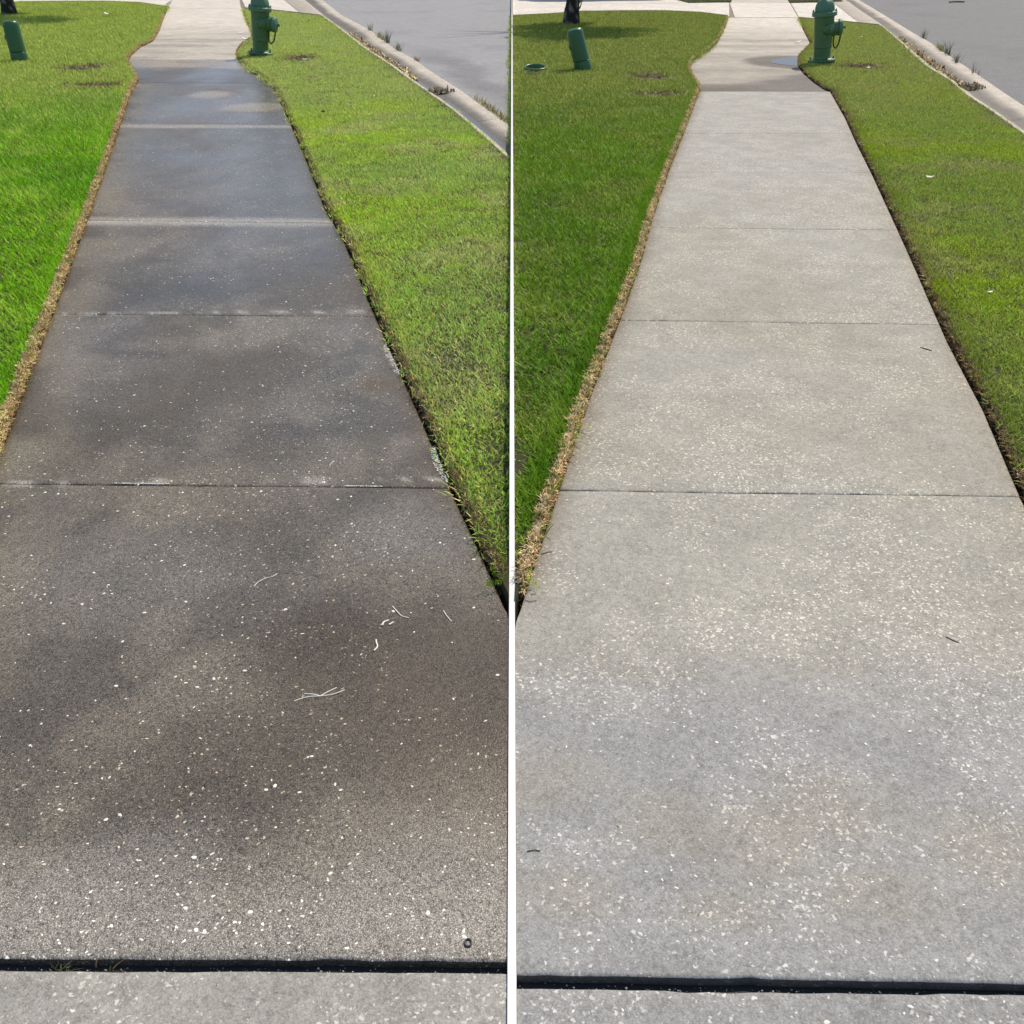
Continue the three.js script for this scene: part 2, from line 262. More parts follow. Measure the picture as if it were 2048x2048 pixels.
// the sunk black joint strips at the bottom of the open gaps
function strip(name, label, pts, y0, y1, mat) { // a low bar following [x, d] points, with a width
  const gs = []; for (let i = 0; i + 1 < pts.length; i++) { const [x0, d0, w0] = pts[i], [x1, d1, w1] = pts[i + 1], s = new THREE.Shape([[x0, d0 - w0 / 2], [x1, d1 - w1 / 2], [x1, d1 + w1 / 2], [x0, d0 + w0 / 2]].map((p) => new THREE.Vector2(...p))); const g = new THREE.ExtrudeGeometry(s, { depth: y1 - y0, bevelEnabled: false }); g.rotateX(-Math.PI / 2); g.translate(0, y0, 0); gs.push(g); }
  const m = top(name, mergeGeometries(gs), mat); struct(m); m.userData.label = label; return m;
}
strip('joint_strip', 'black joint strip sunk in the gap across the wet sidewalk', [[-1.35, 1.151, 0.026], [-0.5, 1.147, 0.026], [-SEAM, 1.141, 0.026]], -0.1, -0.022, jointFill);
strip('joint_strip', 'black joint strip sunk in the gap across the clean sidewalk', [[SEAM, 1.113, 0.03], [0.5, 1.103, 0.03], [1.3, 1.088, 0.03]], -0.1, -0.024, jointFill);

// ---------- driveway crossing ----------
function sheet(poly, tint, y, t = 0.1, cell = 0.25) { // a flat polygon slab with a fine grid of colours: cut into strips by distance
  const s = new THREE.Shape(poly.map((p) => new THREE.Vector2(...p))), g0 = new THREE.ExtrudeGeometry(s, { depth: t, bevelEnabled: false });
  g0.rotateX(-Math.PI / 2); g0.translate(0, y - t, 0);
  let g = g0.index ? g0.toNonIndexed() : g0;
  const tri = g.attributes.position, out = [];
  const split = (a, b, c, n) => { const L = [[a, b], [b, c], [c, a]].map(([p, q]) => Math.hypot(p[0] - q[0], p[2] - q[2])), k = L.indexOf(Math.max(...L)); if (n > 12 || L[k] < cell * Math.max(1, -a[2] / 8)) { out.push(a, b, c); return; } const [p, q, r] = [[a, b, c], [b, c, a], [c, a, b]][k], m = [(p[0] + q[0]) / 2, (p[1] + q[1]) / 2, (p[2] + q[2]) / 2]; split(p, m, r, n + 1); split(m, q, r, n + 1); };
  for (let i = 0; i < tri.count; i += 3) { const v = [0, 1, 2].map((k) => [tri.getX(i + k), tri.getY(i + k), tri.getZ(i + k)]); split(v[0], v[1], v[2], 0); }
  g = new THREE.BufferGeometry();
  g.setAttribute('position', new THREE.Float32BufferAttribute(out.flat(), 3));
  g.setAttribute('uv', new THREE.Float32BufferAttribute(out.flatMap((p) => [p[0] / TILE, -p[2] / TILE]), 2));
  g.setAttribute('color', new THREE.Float32BufferAttribute(out.flatMap((p) => tint(p[0], -p[2])), 3));
  g.computeVertexNormals();
  return g;
}
function panels(name, label, mat, list) { const g = group(name); struct(g); g.userData.label = label; for (const [poly, tint, y] of list) part('panel', sheet(poly, tint, y), mat, g); return g; }
const bedTint = () => [0.5, 0.45, 0.38];
panels('driveway', 'pale concrete driveway crossing beyond the wet sidewalk', dryConcrete, [
  [[[-8.2, 24.9], [-5.6, 24.6], [-6.6, 31.5], [-10.4, 31.5]], bedTint, -0.014],
  [[[-7.5, 24.4], [-8.6, 25.6], [-9.8, 26.2], [-10.94, 26.2], [-11.7, 26.0], [-12.1, 25.1], [-13.6, 24.2], [-16, 32], [-9.42, 32], [-7.85, 25.75]], paleTint, -0.002],
  [[[-7.8, 25.0], [-6.03, 25.0], [-7.75, 32], [-9.36, 32]], oldTint, -0.002],
  [[[-6.0, 25.3], [-5.7, 24.0], [-5.1, 23.6], [-3.9, 22.2], [-4.06, 23.2], [-5.66, 29.2], [-7.02, 29.2]], paleTint, -0.002],
]);
panels('driveway', 'pale concrete driveway crossing beyond the clean sidewalk', dryConcrete, [
  [[[4.2, 22.42], [6.0, 22.42], [7.2, 27.0], [4.6, 27.0]], bedTint, -0.014],
  [[[4.455, 22.98], [4.2, 21.8], [3.8, 22.6], [3.1, 23.2], [2.4, 23.2], [1.47, 23.0], [0.8, 22.3], [0.02, 21.9], [0.02, 26.0], [5.185, 26.9]], paleTint, -0.002],
  [[[0.02, 26.02], [5.15, 26.92], [3.7, 31], [0.02, 31]], paleTint, -0.002],
  [[[4.47, 22.45], [5.74, 22.45], [6.6, 26.75], [5.2, 26.9]], (x, d) => mul(oldTint(x, d), 1.05), -0.002],
  [[[5.76, 22.45], [5.65, 21.4], [6.1, 20.6], [6.5, 19.6], [6.86, 20.95], [8.1, 27.1], [6.62, 26.74]], paleTint, -0.002],
  [[[5.24, 26.93], [6.6, 26.78], [8.0, 34], [6.6, 34]], (x, d) => mul(oldTint(x, d), 0.8), -0.003],
]);

// ---------- kerbs, gutters and road ----------
const kerbs = {
  L: { n: [[-5.82, 30.35], [-3.97, 23.19], [-3.15, 20.13], [-2.35, 17.06], [-1.61, 14.49], [-1.13, 12.69], [-0.63, 10.9], [-0.29, 9.47], [-0.024, 8.29], [0.2, 7.2]], v: [[-5.55, 30.35], [-4.89, 27.85], [-3.91, 23.74], [-2.86, 19.63], [-1.92, 16], [-1.17, 13.13], [-0.84, 11.77], [-0.5, 10.28], [-0.025, 8.6], [0.3, 7.3]], f: [[-5.3, 30.35], [-4.68, 27.85], [-3.5, 23.0], [-2.505, 19.63], [-1.81, 16.69], [-1.33, 15.06], [-1.0, 13.7], [-0.58, 12.15], [-0.3, 10.96], [-0.03, 9.86], [0.6, 7.4]] },
  R: { n: [[9.0, 31.5], [8.12, 27.47], [6.86, 20.87], [6.21, 17.84], [5.46, 14.49], [5.23, 12.99], [4.96, 11.77], [4.78, 10.67], [4.54, 9.4], [3.6, 4.4]], v: [[9.15, 31.5], [8.2, 27.0], [6.92, 20.98], [6.39, 18.26], [5.71, 15.18], [5.41, 13.46], [5.17, 12.15], [4.95, 10.9], [4.72, 9.81], [3.75, 4.4]], f: [[9.4, 31.5], [8.57, 27.85], [7.79, 23.74], [6.9, 19.15], [6.59, 17.44], [6.19, 15.55], [5.81, 13.7], [5.48, 12.15], [5.24, 10.99], [4.1, 4.4]] },
};
function kerbTint(x, d, w, damp) { // w: 0 lawn side .. 1 road side; grime lies in the valley
  const n = fbm(x * 1.5, d * 0.8, 4, 71), m = noise(x * 6, d * 6, 73);
  let c = mul([1.22, 1.14, 1.0], 1 + 0.2 * n + 0.08 * m);
  c = mix(c, [0.2, 0.195, 0.19], damp * smooth(0.42, 0.2, Math.abs(w - 0.3) * (w < 0.28 ? 2.2 : 1) + 0.16 * n));
  return mix(c, [0.9, 0.82, 0.7], 0.5 * smooth(0.12, 0, w));
}
function kerbRun(name, label, K, cuts, clip, damp) {
  const g = group(name); struct(g); g.userData.label = label;
  const prof = [[-0.9, 0.004], [-0.05, 0.006], [0, 0.006], [0.08, 0], [0.17, -0.02], [0.24, -0.028], [0.32, -0.026], [0.42, -0.02], [0.55, -0.011], [0.75, -0.002], [0.95, 0.004], [1, 0]];
  for (let s = 0; s + 1 < cuts.length; s++) {
    const pos = [], uv = [], col = [], idx = [], rows = Math.max(3, Math.ceil((cuts[s + 1] - cuts[s]) / 0.15)), P = prof.length;
    for (let j = 0; j <= rows; j++) {
      const d = lerp(cuts[s] + 0.004, cuts[s + 1] - 0.004, j / rows), xn = edgeAt(K.n, d), xf = edgeAt(K.f, d);
      const line = prof.map(([w, y]) => [lerp(xn, xf, w), y, d, w]);
      for (const [x, y, dd, w] of [[line[0][0], -0.12, d, -0.9], ...line, [line[P - 1][0], -0.12, d, 1]]) { const xc = clip(x); pos.push(xc, (j === 0 || j === rows) && y > -0.1 ? y - 0.004 : y, -dd); uv.push(xc / TILE, dd / TILE); col.push(...kerbTint(xc, dd, w, damp)); }
    }
    const Q = P + 2;
    for (let j = 0; j < rows; j++) for (let i = 0; i + 1 < Q; i++) { const a = j * Q + i; idx.push(a, a + 1, a + Q, a + 1, a + Q + 1, a + Q); }
    const geo = new THREE.BufferGeometry();
    geo.setAttribute('position', new THREE.Float32BufferAttribute(pos, 3)); geo.setAttribute('uv', new THREE.Float32BufferAttribute(uv, 2)); geo.setAttribute('color', new THREE.Float32BufferAttribute(col, 3));
    geo.setIndex(idx); geo.computeVertexNormals();
    part('kerb_section', geo, dryConcrete, g);
  }
}
const leftOfSeam = (x) => Math.min(x, -SEAM), same = (x) => x;
kerbRun('kerb', 'sloping concrete gutter carrying a thin stream of water', kerbs.L, [8.4, 10.2, 13.2, 16.1, 18.4, 21.4, 24.4, 28.5], leftOfSeam, 0.85);
kerbRun('kerb', 'sloping concrete gutter with dark grime beside the darker road', kerbs.R, [4.5, 7.5, 10.3, 13.9, 15.9, 16.9, 18.4, 21.4, 24.4, 28.5], same, 0.8);
function roadTint(k) { return (x, d) => { const s = fbm(x * 0.8, d * 0.5, 4, 81), m = noise(x * 3, d * 3, 85); return mul(mix([1, 1, 1], [0.86, 0.855, 0.86], smooth(0.02, 0.4, s)), k * (1 + 0.06 * m)); }; }
const roadPoly = (line, far, extra) => [...line.filter(([, d]) => d < 31), ...extra];
struct(top('road', sheet(roadPoly(kerbs.L.f.map(([x, d]) => [Math.min(x + 0.006, -SEAM), d]).filter(([, d]) => d > 9.5), 31, [[-SEAM, 9.8], [-SEAM, 60], [-11, 60]]), (x, d) => { const e = x - edgeAt(kerbs.L.f, d); return mul(roadTint(0.74)(x, d), 1 - 0.3 * smooth(0.35, 0.1, Math.abs(e - 0.42) + 0.25 * noise(x * 2, d, 3)) * smooth(17.5, 15, d)); }, -0.006, 0.1, 0.2), asphalt)).userData.label = 'light grey asphalt road beyond the gutter with running water';
struct(top('road', sheet([...kerbs.R.f.map(([x, d]) => [x + 0.006, d]), [9, 4.4], [26, 4.4], [26, 60], [16, 60]], roadTint(0.44), -0.006, 0.1, 0.2), asphalt)).userData.label = 'darker grey asphalt road beside the clean sidewalk';

// ---------- ground and lawn soil ----------
{
  const g = new THREE.PlaneGeometry(1600, 1600); g.rotateX(-Math.PI / 2); g.translate(0, -0.105, 0);
  struct(top('ground', g, turfSoil)).userData.label = 'bare earth under and around everything';
}
const zc = (d) => 0.864 * d + 0.806, frame = (d) => 0.508 * zc(d);
const driveNearL = [[-7.85, 25.7], [-8.92, 27.08], [-9.96, 27.63], [-10.94, 27.63], [-11.96, 27.44], [-12.29, 26.56], [-14.2, 25.6]];
const driveNearR = [[0.02, 23.15], [0.8, 23.58], [1.47, 24.29], [2.46, 24.44], [3.34, 24.44], [4.02, 24.0], [4.44, 23.05]];
const shift = (line, s) => line.map(([x, d]) => [x + s, d]), short = (line, k) => line.map(([x, d]) => [x * k, d * k]);
const lawnsAt = (k, insetNear, insetFar) => ({
  a: [...shift(wetLeft, -insetFar).filter(([, d]) => d < 25.5 * k), [-3, -0.05], [-14.2 * k, 25.6 * k], ...short(driveNearL, k).reverse().slice(1)],
  b: [...shift(short(wetRight, k), insetNear).filter(([, d]) => d < 25.3 * k && d > 2.3), [-SEAM, 2.26], [-SEAM, 8.26 * k], ...short(kerbs.L.n, k).filter(([, d]) => d > 8.5 * k && d < 23.5 * k).reverse(), [-5.28 * k, 24.72 * k], [-6.03 * k, 25.34 * k]],
  c: [[SEAM, 2.24], ...shift(short(dryLeft, k), -insetFar).filter(([, d]) => d < 22.9 * k && d > 2.25).reverse(), ...short(driveNearR, k).reverse(), [SEAM, 23.12 * k]],
  e: [...shift(dryRight, insetNear).filter(([, d]) => d < 22.7 * k), [3.2, -0.1], ...short(kerbs.R.n, k).filter(([, d]) => d < 21 * k).reverse(), [6.39 * k, 21.74 * k], [5.8 * k, 22.6 * k]],
  f: [[5.2, 26.98], [4.2, 26.8], [3.75, 31], [6.2, 31]],
  g: [[6.66, 26.8], [7.95, 27.15], [8.9, 31], [7.5, 31]],
});
const lawns = lawnsAt(0.985, 0.026, 0.022), turf = lawnsAt(0.964, 0.08, 0.085);
function lawnSoil(poly, label) { const s = new THREE.Shape(poly.map((p) => new THREE.Vector2(...p))), g = new THREE.ExtrudeGeometry(s, { depth: 0.122, bevelEnabled: false }); g.rotateX(-Math.PI / 2); g.translate(0, -0.1, 0); struct(top('lawn_soil', g, soil)).userData.label = label; }
lawnSoil(lawns.a, 'earth under the bright green lawn left of the wet sidewalk');
lawnSoil(lawns.b, 'earth under the yellowish lawn between wet sidewalk and gutter');
lawnSoil(lawns.c, 'earth under the deep green lawn left of the clean sidewalk');
lawnSoil(lawns.e, 'earth under the lawn between clean sidewalk and gutter');
lawnSoil(lawns.f, 'earth under the far lawn beyond the driveway');
lawnSoil(lawns.g, 'earth under the far verge beside the road');
// thin white divider put in to separate the two lots, not part of the place
{
  const s = new THREE.Shape([[0.6, -0.1], [32, -0.1], [32, 0.07], [8.4, 0.07], [8.2, 0.066], [2.8, 0.066], [2.15, 0.006], [0.6, 0.006]].map((p) => new THREE.Vector2(...p)));
  const g = new THREE.ExtrudeGeometry(s, { depth: 0.0156, bevelEnabled: false }); g.rotateY(Math.PI / 2); g.translate(-0.0078, 0, 0);
  struct(top('divider_strip', g, plain('white divider', 0.82, 0.82, 0.81, 0.6))).userData.label = 'added thin straight white divider strip between the two lots';
}

// ---------- grass ----------
function clump(seed, o) { // a tuft of bent blades, each its own tone
  const rng = rngOf(seed), pos = [], col = [], idx = [];
  for (let b = 0; b < o.blades; b++) {
    const a = rng() * 6.283, r = o.radius * Math.sqrt(rng()), az = rng() * 6.283, bx = Math.cos(a) * r, bz = Math.sin(a) * r, len = lerp(o.len[0], o.len[1], rng()), w = o.width * (0.7 + 0.5 * rng()), t0 = o.tilt[0] + (o.tilt[1] - o.tilt[0]) * rng(), bend = o.bend * (0.3 + rng()), tw = (rng() - 0.5) * 1.2;
    const straw = rng() < o.straw, k = 0.6 + 0.75 * rng(), c = straw ? [2.1 * k, 1.15 * k, 2.2 * k] : [k * (0.85 + 0.35 * rng()), k, k * (0.8 + 0.6 * rng())];
    let x = bx, y = o.y0 ?? -0.008, z = bz, th = t0; const n = 3, base = pos.length / 3;
    for (let s = 0; s <= n; s++) {
      const ww = s === n ? 0 : w * (1 - 0.22 * s) / 2, px = -Math.sin(az + tw * s / n) * ww, pz = Math.cos(az + tw * s / n) * ww;
      if (s === n) { pos.push(x, y, z); col.push(...c); } else { pos.push(x - px, y, z - pz, x + px, y, z + pz); col.push(...c, ...c); }
      x += Math.sin(th) * Math.cos(az) * len / n; y += Math.cos(th) * len / n; z += Math.sin(th) * Math.sin(az) * len / n; th += bend / n;
    }
    idx.push(base, base + 2, base + 1, base + 1, base + 2, base + 3, base + 2, base + 4, base + 3, base + 3, base + 4, base + 5, base + 4, base + 6, base + 5);
  }
  const g = new THREE.BufferGeometry();
  g.setAttribute('position', new THREE.Float32BufferAttribute(pos, 3)); g.setAttribute('color', new THREE.Float32BufferAttribute(col, 3)); g.setIndex(idx);
  g.computeVertexNormals();
  return g;
}
const grassMat = new THREE.MeshPhysicalMaterial({ name: 'grass blade', color: 0xffffff, vertexColors: true, roughness: 0.55, specularIntensity: 0.3, transmission: 0.5, thickness: 0, side: THREE.DoubleSide });
const strawMat = new THREE.MeshPhysicalMaterial({ name: 'dry straw', color: 0xffffff, vertexColors: true, roughness: 0.8, specularIntensity: 0.4, side: THREE.DoubleSide });
function scatter(parent, name, geos, mat, spots) { // spots: [x, y, z, turn, scale, r, g, b]
  const m4 = new THREE.Matrix4(), q = new THREE.Quaternion(), e = new THREE.Euler(), p = new THREE.Vector3(), s = new THREE.Vector3(), c = new THREE.Color();
  geos.forEach((geo, k) => {
    const mine = spots.filter((_, i) => i % geos.length === k); if (!mine.length) return;
    const im = new THREE.InstancedMesh(geo, mat, mine.length); im.name = name; im.userData.kind = 'stuff'; shadows(im);
    mine.forEach((t, i) => { e.set((t[8] ?? 0), t[3], (t[9] ?? 0)); im.setMatrixAt(i, m4.compose(p.set(t[0], t[1], t[2]), q.setFromEuler(e), s.set(t[4], t[4], t[4]))); im.setColorAt(i, c.setRGB(t[5], t[6], t[7])); });
    parent.add(im);
  });
}
const bare = [[0.29, 13.3, 0.17, 0.3], [-5.45, 13.95, 0.42, 0.5], [-4.74, 12.35, 0.45, 0.3], [-2.9, 15.05, 0.36, 0.45], [1.64, 13.1, 0.36, 0.5], [1.58, 11.67, 0.42, 0.3], [4.52, 14.15, 0.42, 0.45], [0.29, 13.71, 0.16, 0.16], [-6.58, 14.68, 0.14, 0.14], [0.9, 13.7, 0.14, 0.14], [-3.51, 15.41, 0.19, 0.19], [4.11, 14.51, 0.19, 0.19]];
function lawn(label, poly, o) {
  const g = group('lawn_grass'); tag(g, label, 'grass', null, 'stuff');
  const rng = rngOf(o.seed), geos = [0, 1, 2, 3, 4, 5].map((k) => clump(o.seed * 10 + k, o.blade)), spots = [];
  const ds = poly.map((p) => p[1]), d0 = Math.max(0.9, Math.min(...ds)), d1 = Math.max(...ds), [x0, x1] = [Math.min(...poly.map((p) => p[0])), Math.max(...poly.map((p) => p[0]))];
  const area = (x1 - x0) * (d1 - d0), tries = Math.floor(area * o.density);
  for (let i = 0; i < tries; i++) {
    const x = lerp(x0, x1, rng()), d = lerp(d0, d1, rng()), keep = rng(), sc = rng(), n1 = rng();
    if (Math.abs(x) > frame(d) + 1.3 || !inside(poly, x, d)) continue;
    const far = smooth(7, 16, d);
    if (keep > 1 - 0.35 * far) continue;
    if (Math.abs(x) < SEAM + 0.012) continue;
    if (bare.some(([bx, bd, rx, rd]) => Math.hypot((x - bx) / rx, (d - bd) / rd) < 0.5 + 0.55 * n1)) continue;
    const c = mul(o.tone(x, d), 1.75), v = 0.86 + 0.28 * rng();
    spots.push([x, 0.024, -d, rng() * 6.283, (0.8 + 0.4 * sc) * (1 + 0.25 * far), c[0] * v, c[1] * v, c[2] * v]);
  }
  scatter(g, 'grass_blades', geos, grassMat, spots);
  const rim = [];
  for (const [line, side, from, to, off] of o.rims) for (let d = from; d < to; d += 0.012 + 0.001 * d) for (let q = 0; q < 4; q++) {
    const x = edgeAt(line, d) + side * (off + 0.075 * rng()), c = mul(o.tone(x, d), 1.75), v = 0.82 + 0.32 * rng(), r1 = rng(), r2 = rng();
    if (Math.abs(x) < SEAM + 0.012 || Math.abs(x) > frame(d) + 1.3) continue;
        rim.push([x, 0.02, -d - 0.02 * r1, r2 * 6.283, (0.75 + 0.45 * r1) * (0.42 + 0.58 * smooth(2.35, 2.9, d)), c[0] * v, c[1] * v, c[2] * v]);
  }
  scatter(g, 'rim_blades', [0, 1, 2].map((k) => clump(o.seed * 20 + k, { ...o.blade, blades: 7, radius: 0.02, tilt: [0.2, 1.1] })), grassMat, rim);
  return spots.length;
}
const wide = { blades: 22, radius: 0.075, len: [0.026, 0.058], width: 0.0072, tilt: [0.3, 1.45], bend: 0.5, straw: 0.02 };
const fine = { blades: 30, radius: 0.075, len: [0.019, 0.038], width: 0.0056, tilt: [0.3, 1.45], bend: 0.5, straw: 0.035 };
const tones = (A, B, C, farC, z) => (x, d) => {
  const n = fbm(x * 0.55, d * 0.4, 3, z), m = fbm(x * 1.7, d * 1.3, 3, z + 3);
  let c = mix(A, B, smooth(-0.18, 0.22, n)); c = mix(c, C, smooth(0.0, 0.25, m) * 0.85); c = mul(c, 1 + 0.16 * fbm(x * 3.5, d * 2.6, 2, z + 9));
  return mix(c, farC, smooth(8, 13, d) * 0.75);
};
let tufts = 0;
tufts += lawn('bright saturated green lawn on the outer side of the wet sidewalk', turf.a, { seed: 3, rims: [[wetLeft, -1, 2.6, 23.5, 0.036]], density: 620, blade: wide, tone: tones([0.21, 0.4, 0.006], [0.155, 0.34, 0.006], [0.27, 0.42, 0.035], [0.36, 0.41, 0.105], 1) });
tufts += lawn('yellowish green clipped lawn between the wet sidewalk and gutter', turf.b, { seed: 4, rims: [[wetRight, 1, 2.3, 24, 0.033]], density: 860, blade: fine, tone: tones([0.32, 0.44, 0.095], [0.35, 0.49, 0.035], [0.39, 0.45, 0.15], [0.36, 0.43, 0.125], 12) });
tufts += lawn('deep green lawn on the inner side of the clean sidewalk', turf.c, { seed: 5, rims: [[dryLeft, -1, 2.3, 22, 0.034]], density: 620, blade: wide, tone: tones([0.17, 0.3, 0.008], [0.135, 0.26, 0.008], [0.22, 0.31, 0.03], [0.29, 0.335, 0.07], 23) });
tufts += lawn('olive green clipped lawn between the clean sidewalk and gutter', turf.e, { seed: 6, rims: [[dryRight, 1, 1.5, 22, 0.033]], density: 860, blade: fine, tone: tones([0.26, 0.35, 0.05], [0.29, 0.39, 0.018], [0.32, 0.355, 0.1], [0.3, 0.345, 0.085], 34) });
tufts += lawn('small dark lawn strip beyond the far driveway', turf.f, { seed: 7, rims: [], density: 300, blade: fine, tone: () => [0.1, 0.15, 0.03] });
tufts += lawn('small verge of grass beside the road beyond the driveway', turf.g, { seed: 8, rims: [], density: 300, blade: fine, tone: () => [0.12, 0.16, 0.04] });

// ---------- dead thatch along the cut turf edges ----------
const strawClump = (s) => clump(s, { blades: 16, radius: 0.022, len: [0.012, 0.034], width: 0.0034, tilt: [0.4, 1.7], bend: 0.5, straw: 0, y0: 0 });
const straws = [1, 2, 3, 4].map((k) => strawClump(900 + k));
function thatch(label, line, side, seed, o) {
  const g = group('dead_thatch'); tag(g, label, 'thatch', null, 'stuff');
  const rng = rngOf(seed), spots = [];
  for (let d = o.from; d < o.to; d += 0.008 + 0.0006 * d) for (let k = 0; k < o.rows; k++) {
    const t = rng(), w = o.width * (0.75 + 0.5 * noise(d * 3, seed)), xe = edgeAt(line, d), off = o.start + (w + (o.cross ?? 0) * Math.abs(xe)) * t, x = xe + side * off;
    if (Math.abs(x) < SEAM + 0.012) { rng(); continue; }
    const y = lerp(o.y[0], o.y[1], smooth(0, 1, t)) + 0.008 * rng(), b = (0.55 + 0.7 * rng()) * (t < 0.3 ? o.inner : 1), c = rng() < o.brown ? [0.24, 0.16, 0.07] : [0.8, 0.62, 0.31];  // straw next to the concrete darkened, groove shade put into its colour
    spots.push([x, y, -(d + 0.01 * rng()), rng() * 6.3, 0.55 + 0.4 * rng(), c[0] * b, c[1] * b, c[2] * b, (rng() - 0.5) * 0.8, (rng() - 0.5) * 0.8]);
  }
  scatter(g, 'straw', straws, strawMat, spots);
}
thatch('straw coloured dead thatch along the left side of the wet sidewalk', wetLeft, -1, 21, { from: 2.6, to: 23, rows: 5, start: 0.01, width: 0.019, y: [-0.03, 0.034], brown: 0.2, inner: 0.2 });
thatch('brown cut turf edge along the right side of the wet sidewalk', wetRight, 1, 22, { from: 2.3, to: 24, rows: 3, start: 0.02, width: 0.012, y: [-0.06, 0.02], brown: 0.93, inner: 0.2 });
thatch('golden dead thatch along the left side of the clean sidewalk', dryLeft, -1, 23, { from: 2.3, to: 22, rows: 5, start: 0.01, width: 0.018, y: [-0.03, 0.034], brown: 0.22, inner: 0.2 });
thatch('brown cut turf edge along the right side of the clean sidewalk', dryRight, 1, 24, { from: 2.3, to: 22, rows: 3, start: 0.02, width: 0.012, y: [-0.06, 0.02], brown: 0.93, inner: 0.2 });
const deadClump = [1, 2, 3].map((k) => clump(950 + k, { blades: 22, radius: 0.06, len: [0.02, 0.05], width: 0.005, tilt: [0.6, 1.6], bend: 0.3, straw: 0 }));
function deadPatch(label, [x, d, rx, rd], seed, n = 75) {
  const g = group('dead_grass', x, 0.03, -d); tag(g, label, 'dead grass', null, 'stuff');
  const rng = rngOf(seed), spots = [];
  for (let i = 0; i < n; i++) { const a = rng() * 6.283, r = Math.sqrt(rng()) * 1.1, lit = rng(), c = lit < 0.45 ? [0.16, 0.1, 0.045] : lit < 0.8 ? [0.55, 0.44, 0.2] : [0.2, 0.22, 0.05], u = Math.cos(a) * r, v = Math.sin(a) * r; spots.push([u * rx, 0, v * rd, rng() * 6.3, 0.8 + 0.5 * rng(), ...c]); }
  scatter(g, 'straw', deadClump, strawMat, spots);
}
deadPatch('brown worn patch in the lawn nearer the marker post by the wet sidewalk', bare[1], 61);
deadPatch('narrow brown scrape in the lawn beside the flare of the wet sidewalk', bare[2], 62, 70);
deadPatch('brown worn patch right of the hydrant beside the wet sidewalk', bare[3], 63);
deadPatch('brown worn patch in the lawn right of the post by the clean sidewalk', bare[4], 64);
deadPatch('narrow brown scrape in the lawn beside the clean sidewalk flare', bare[5], 65, 70);
deadPatch('brown worn patch right of the hydrant beside the clean sidewalk', bare[6], 66);

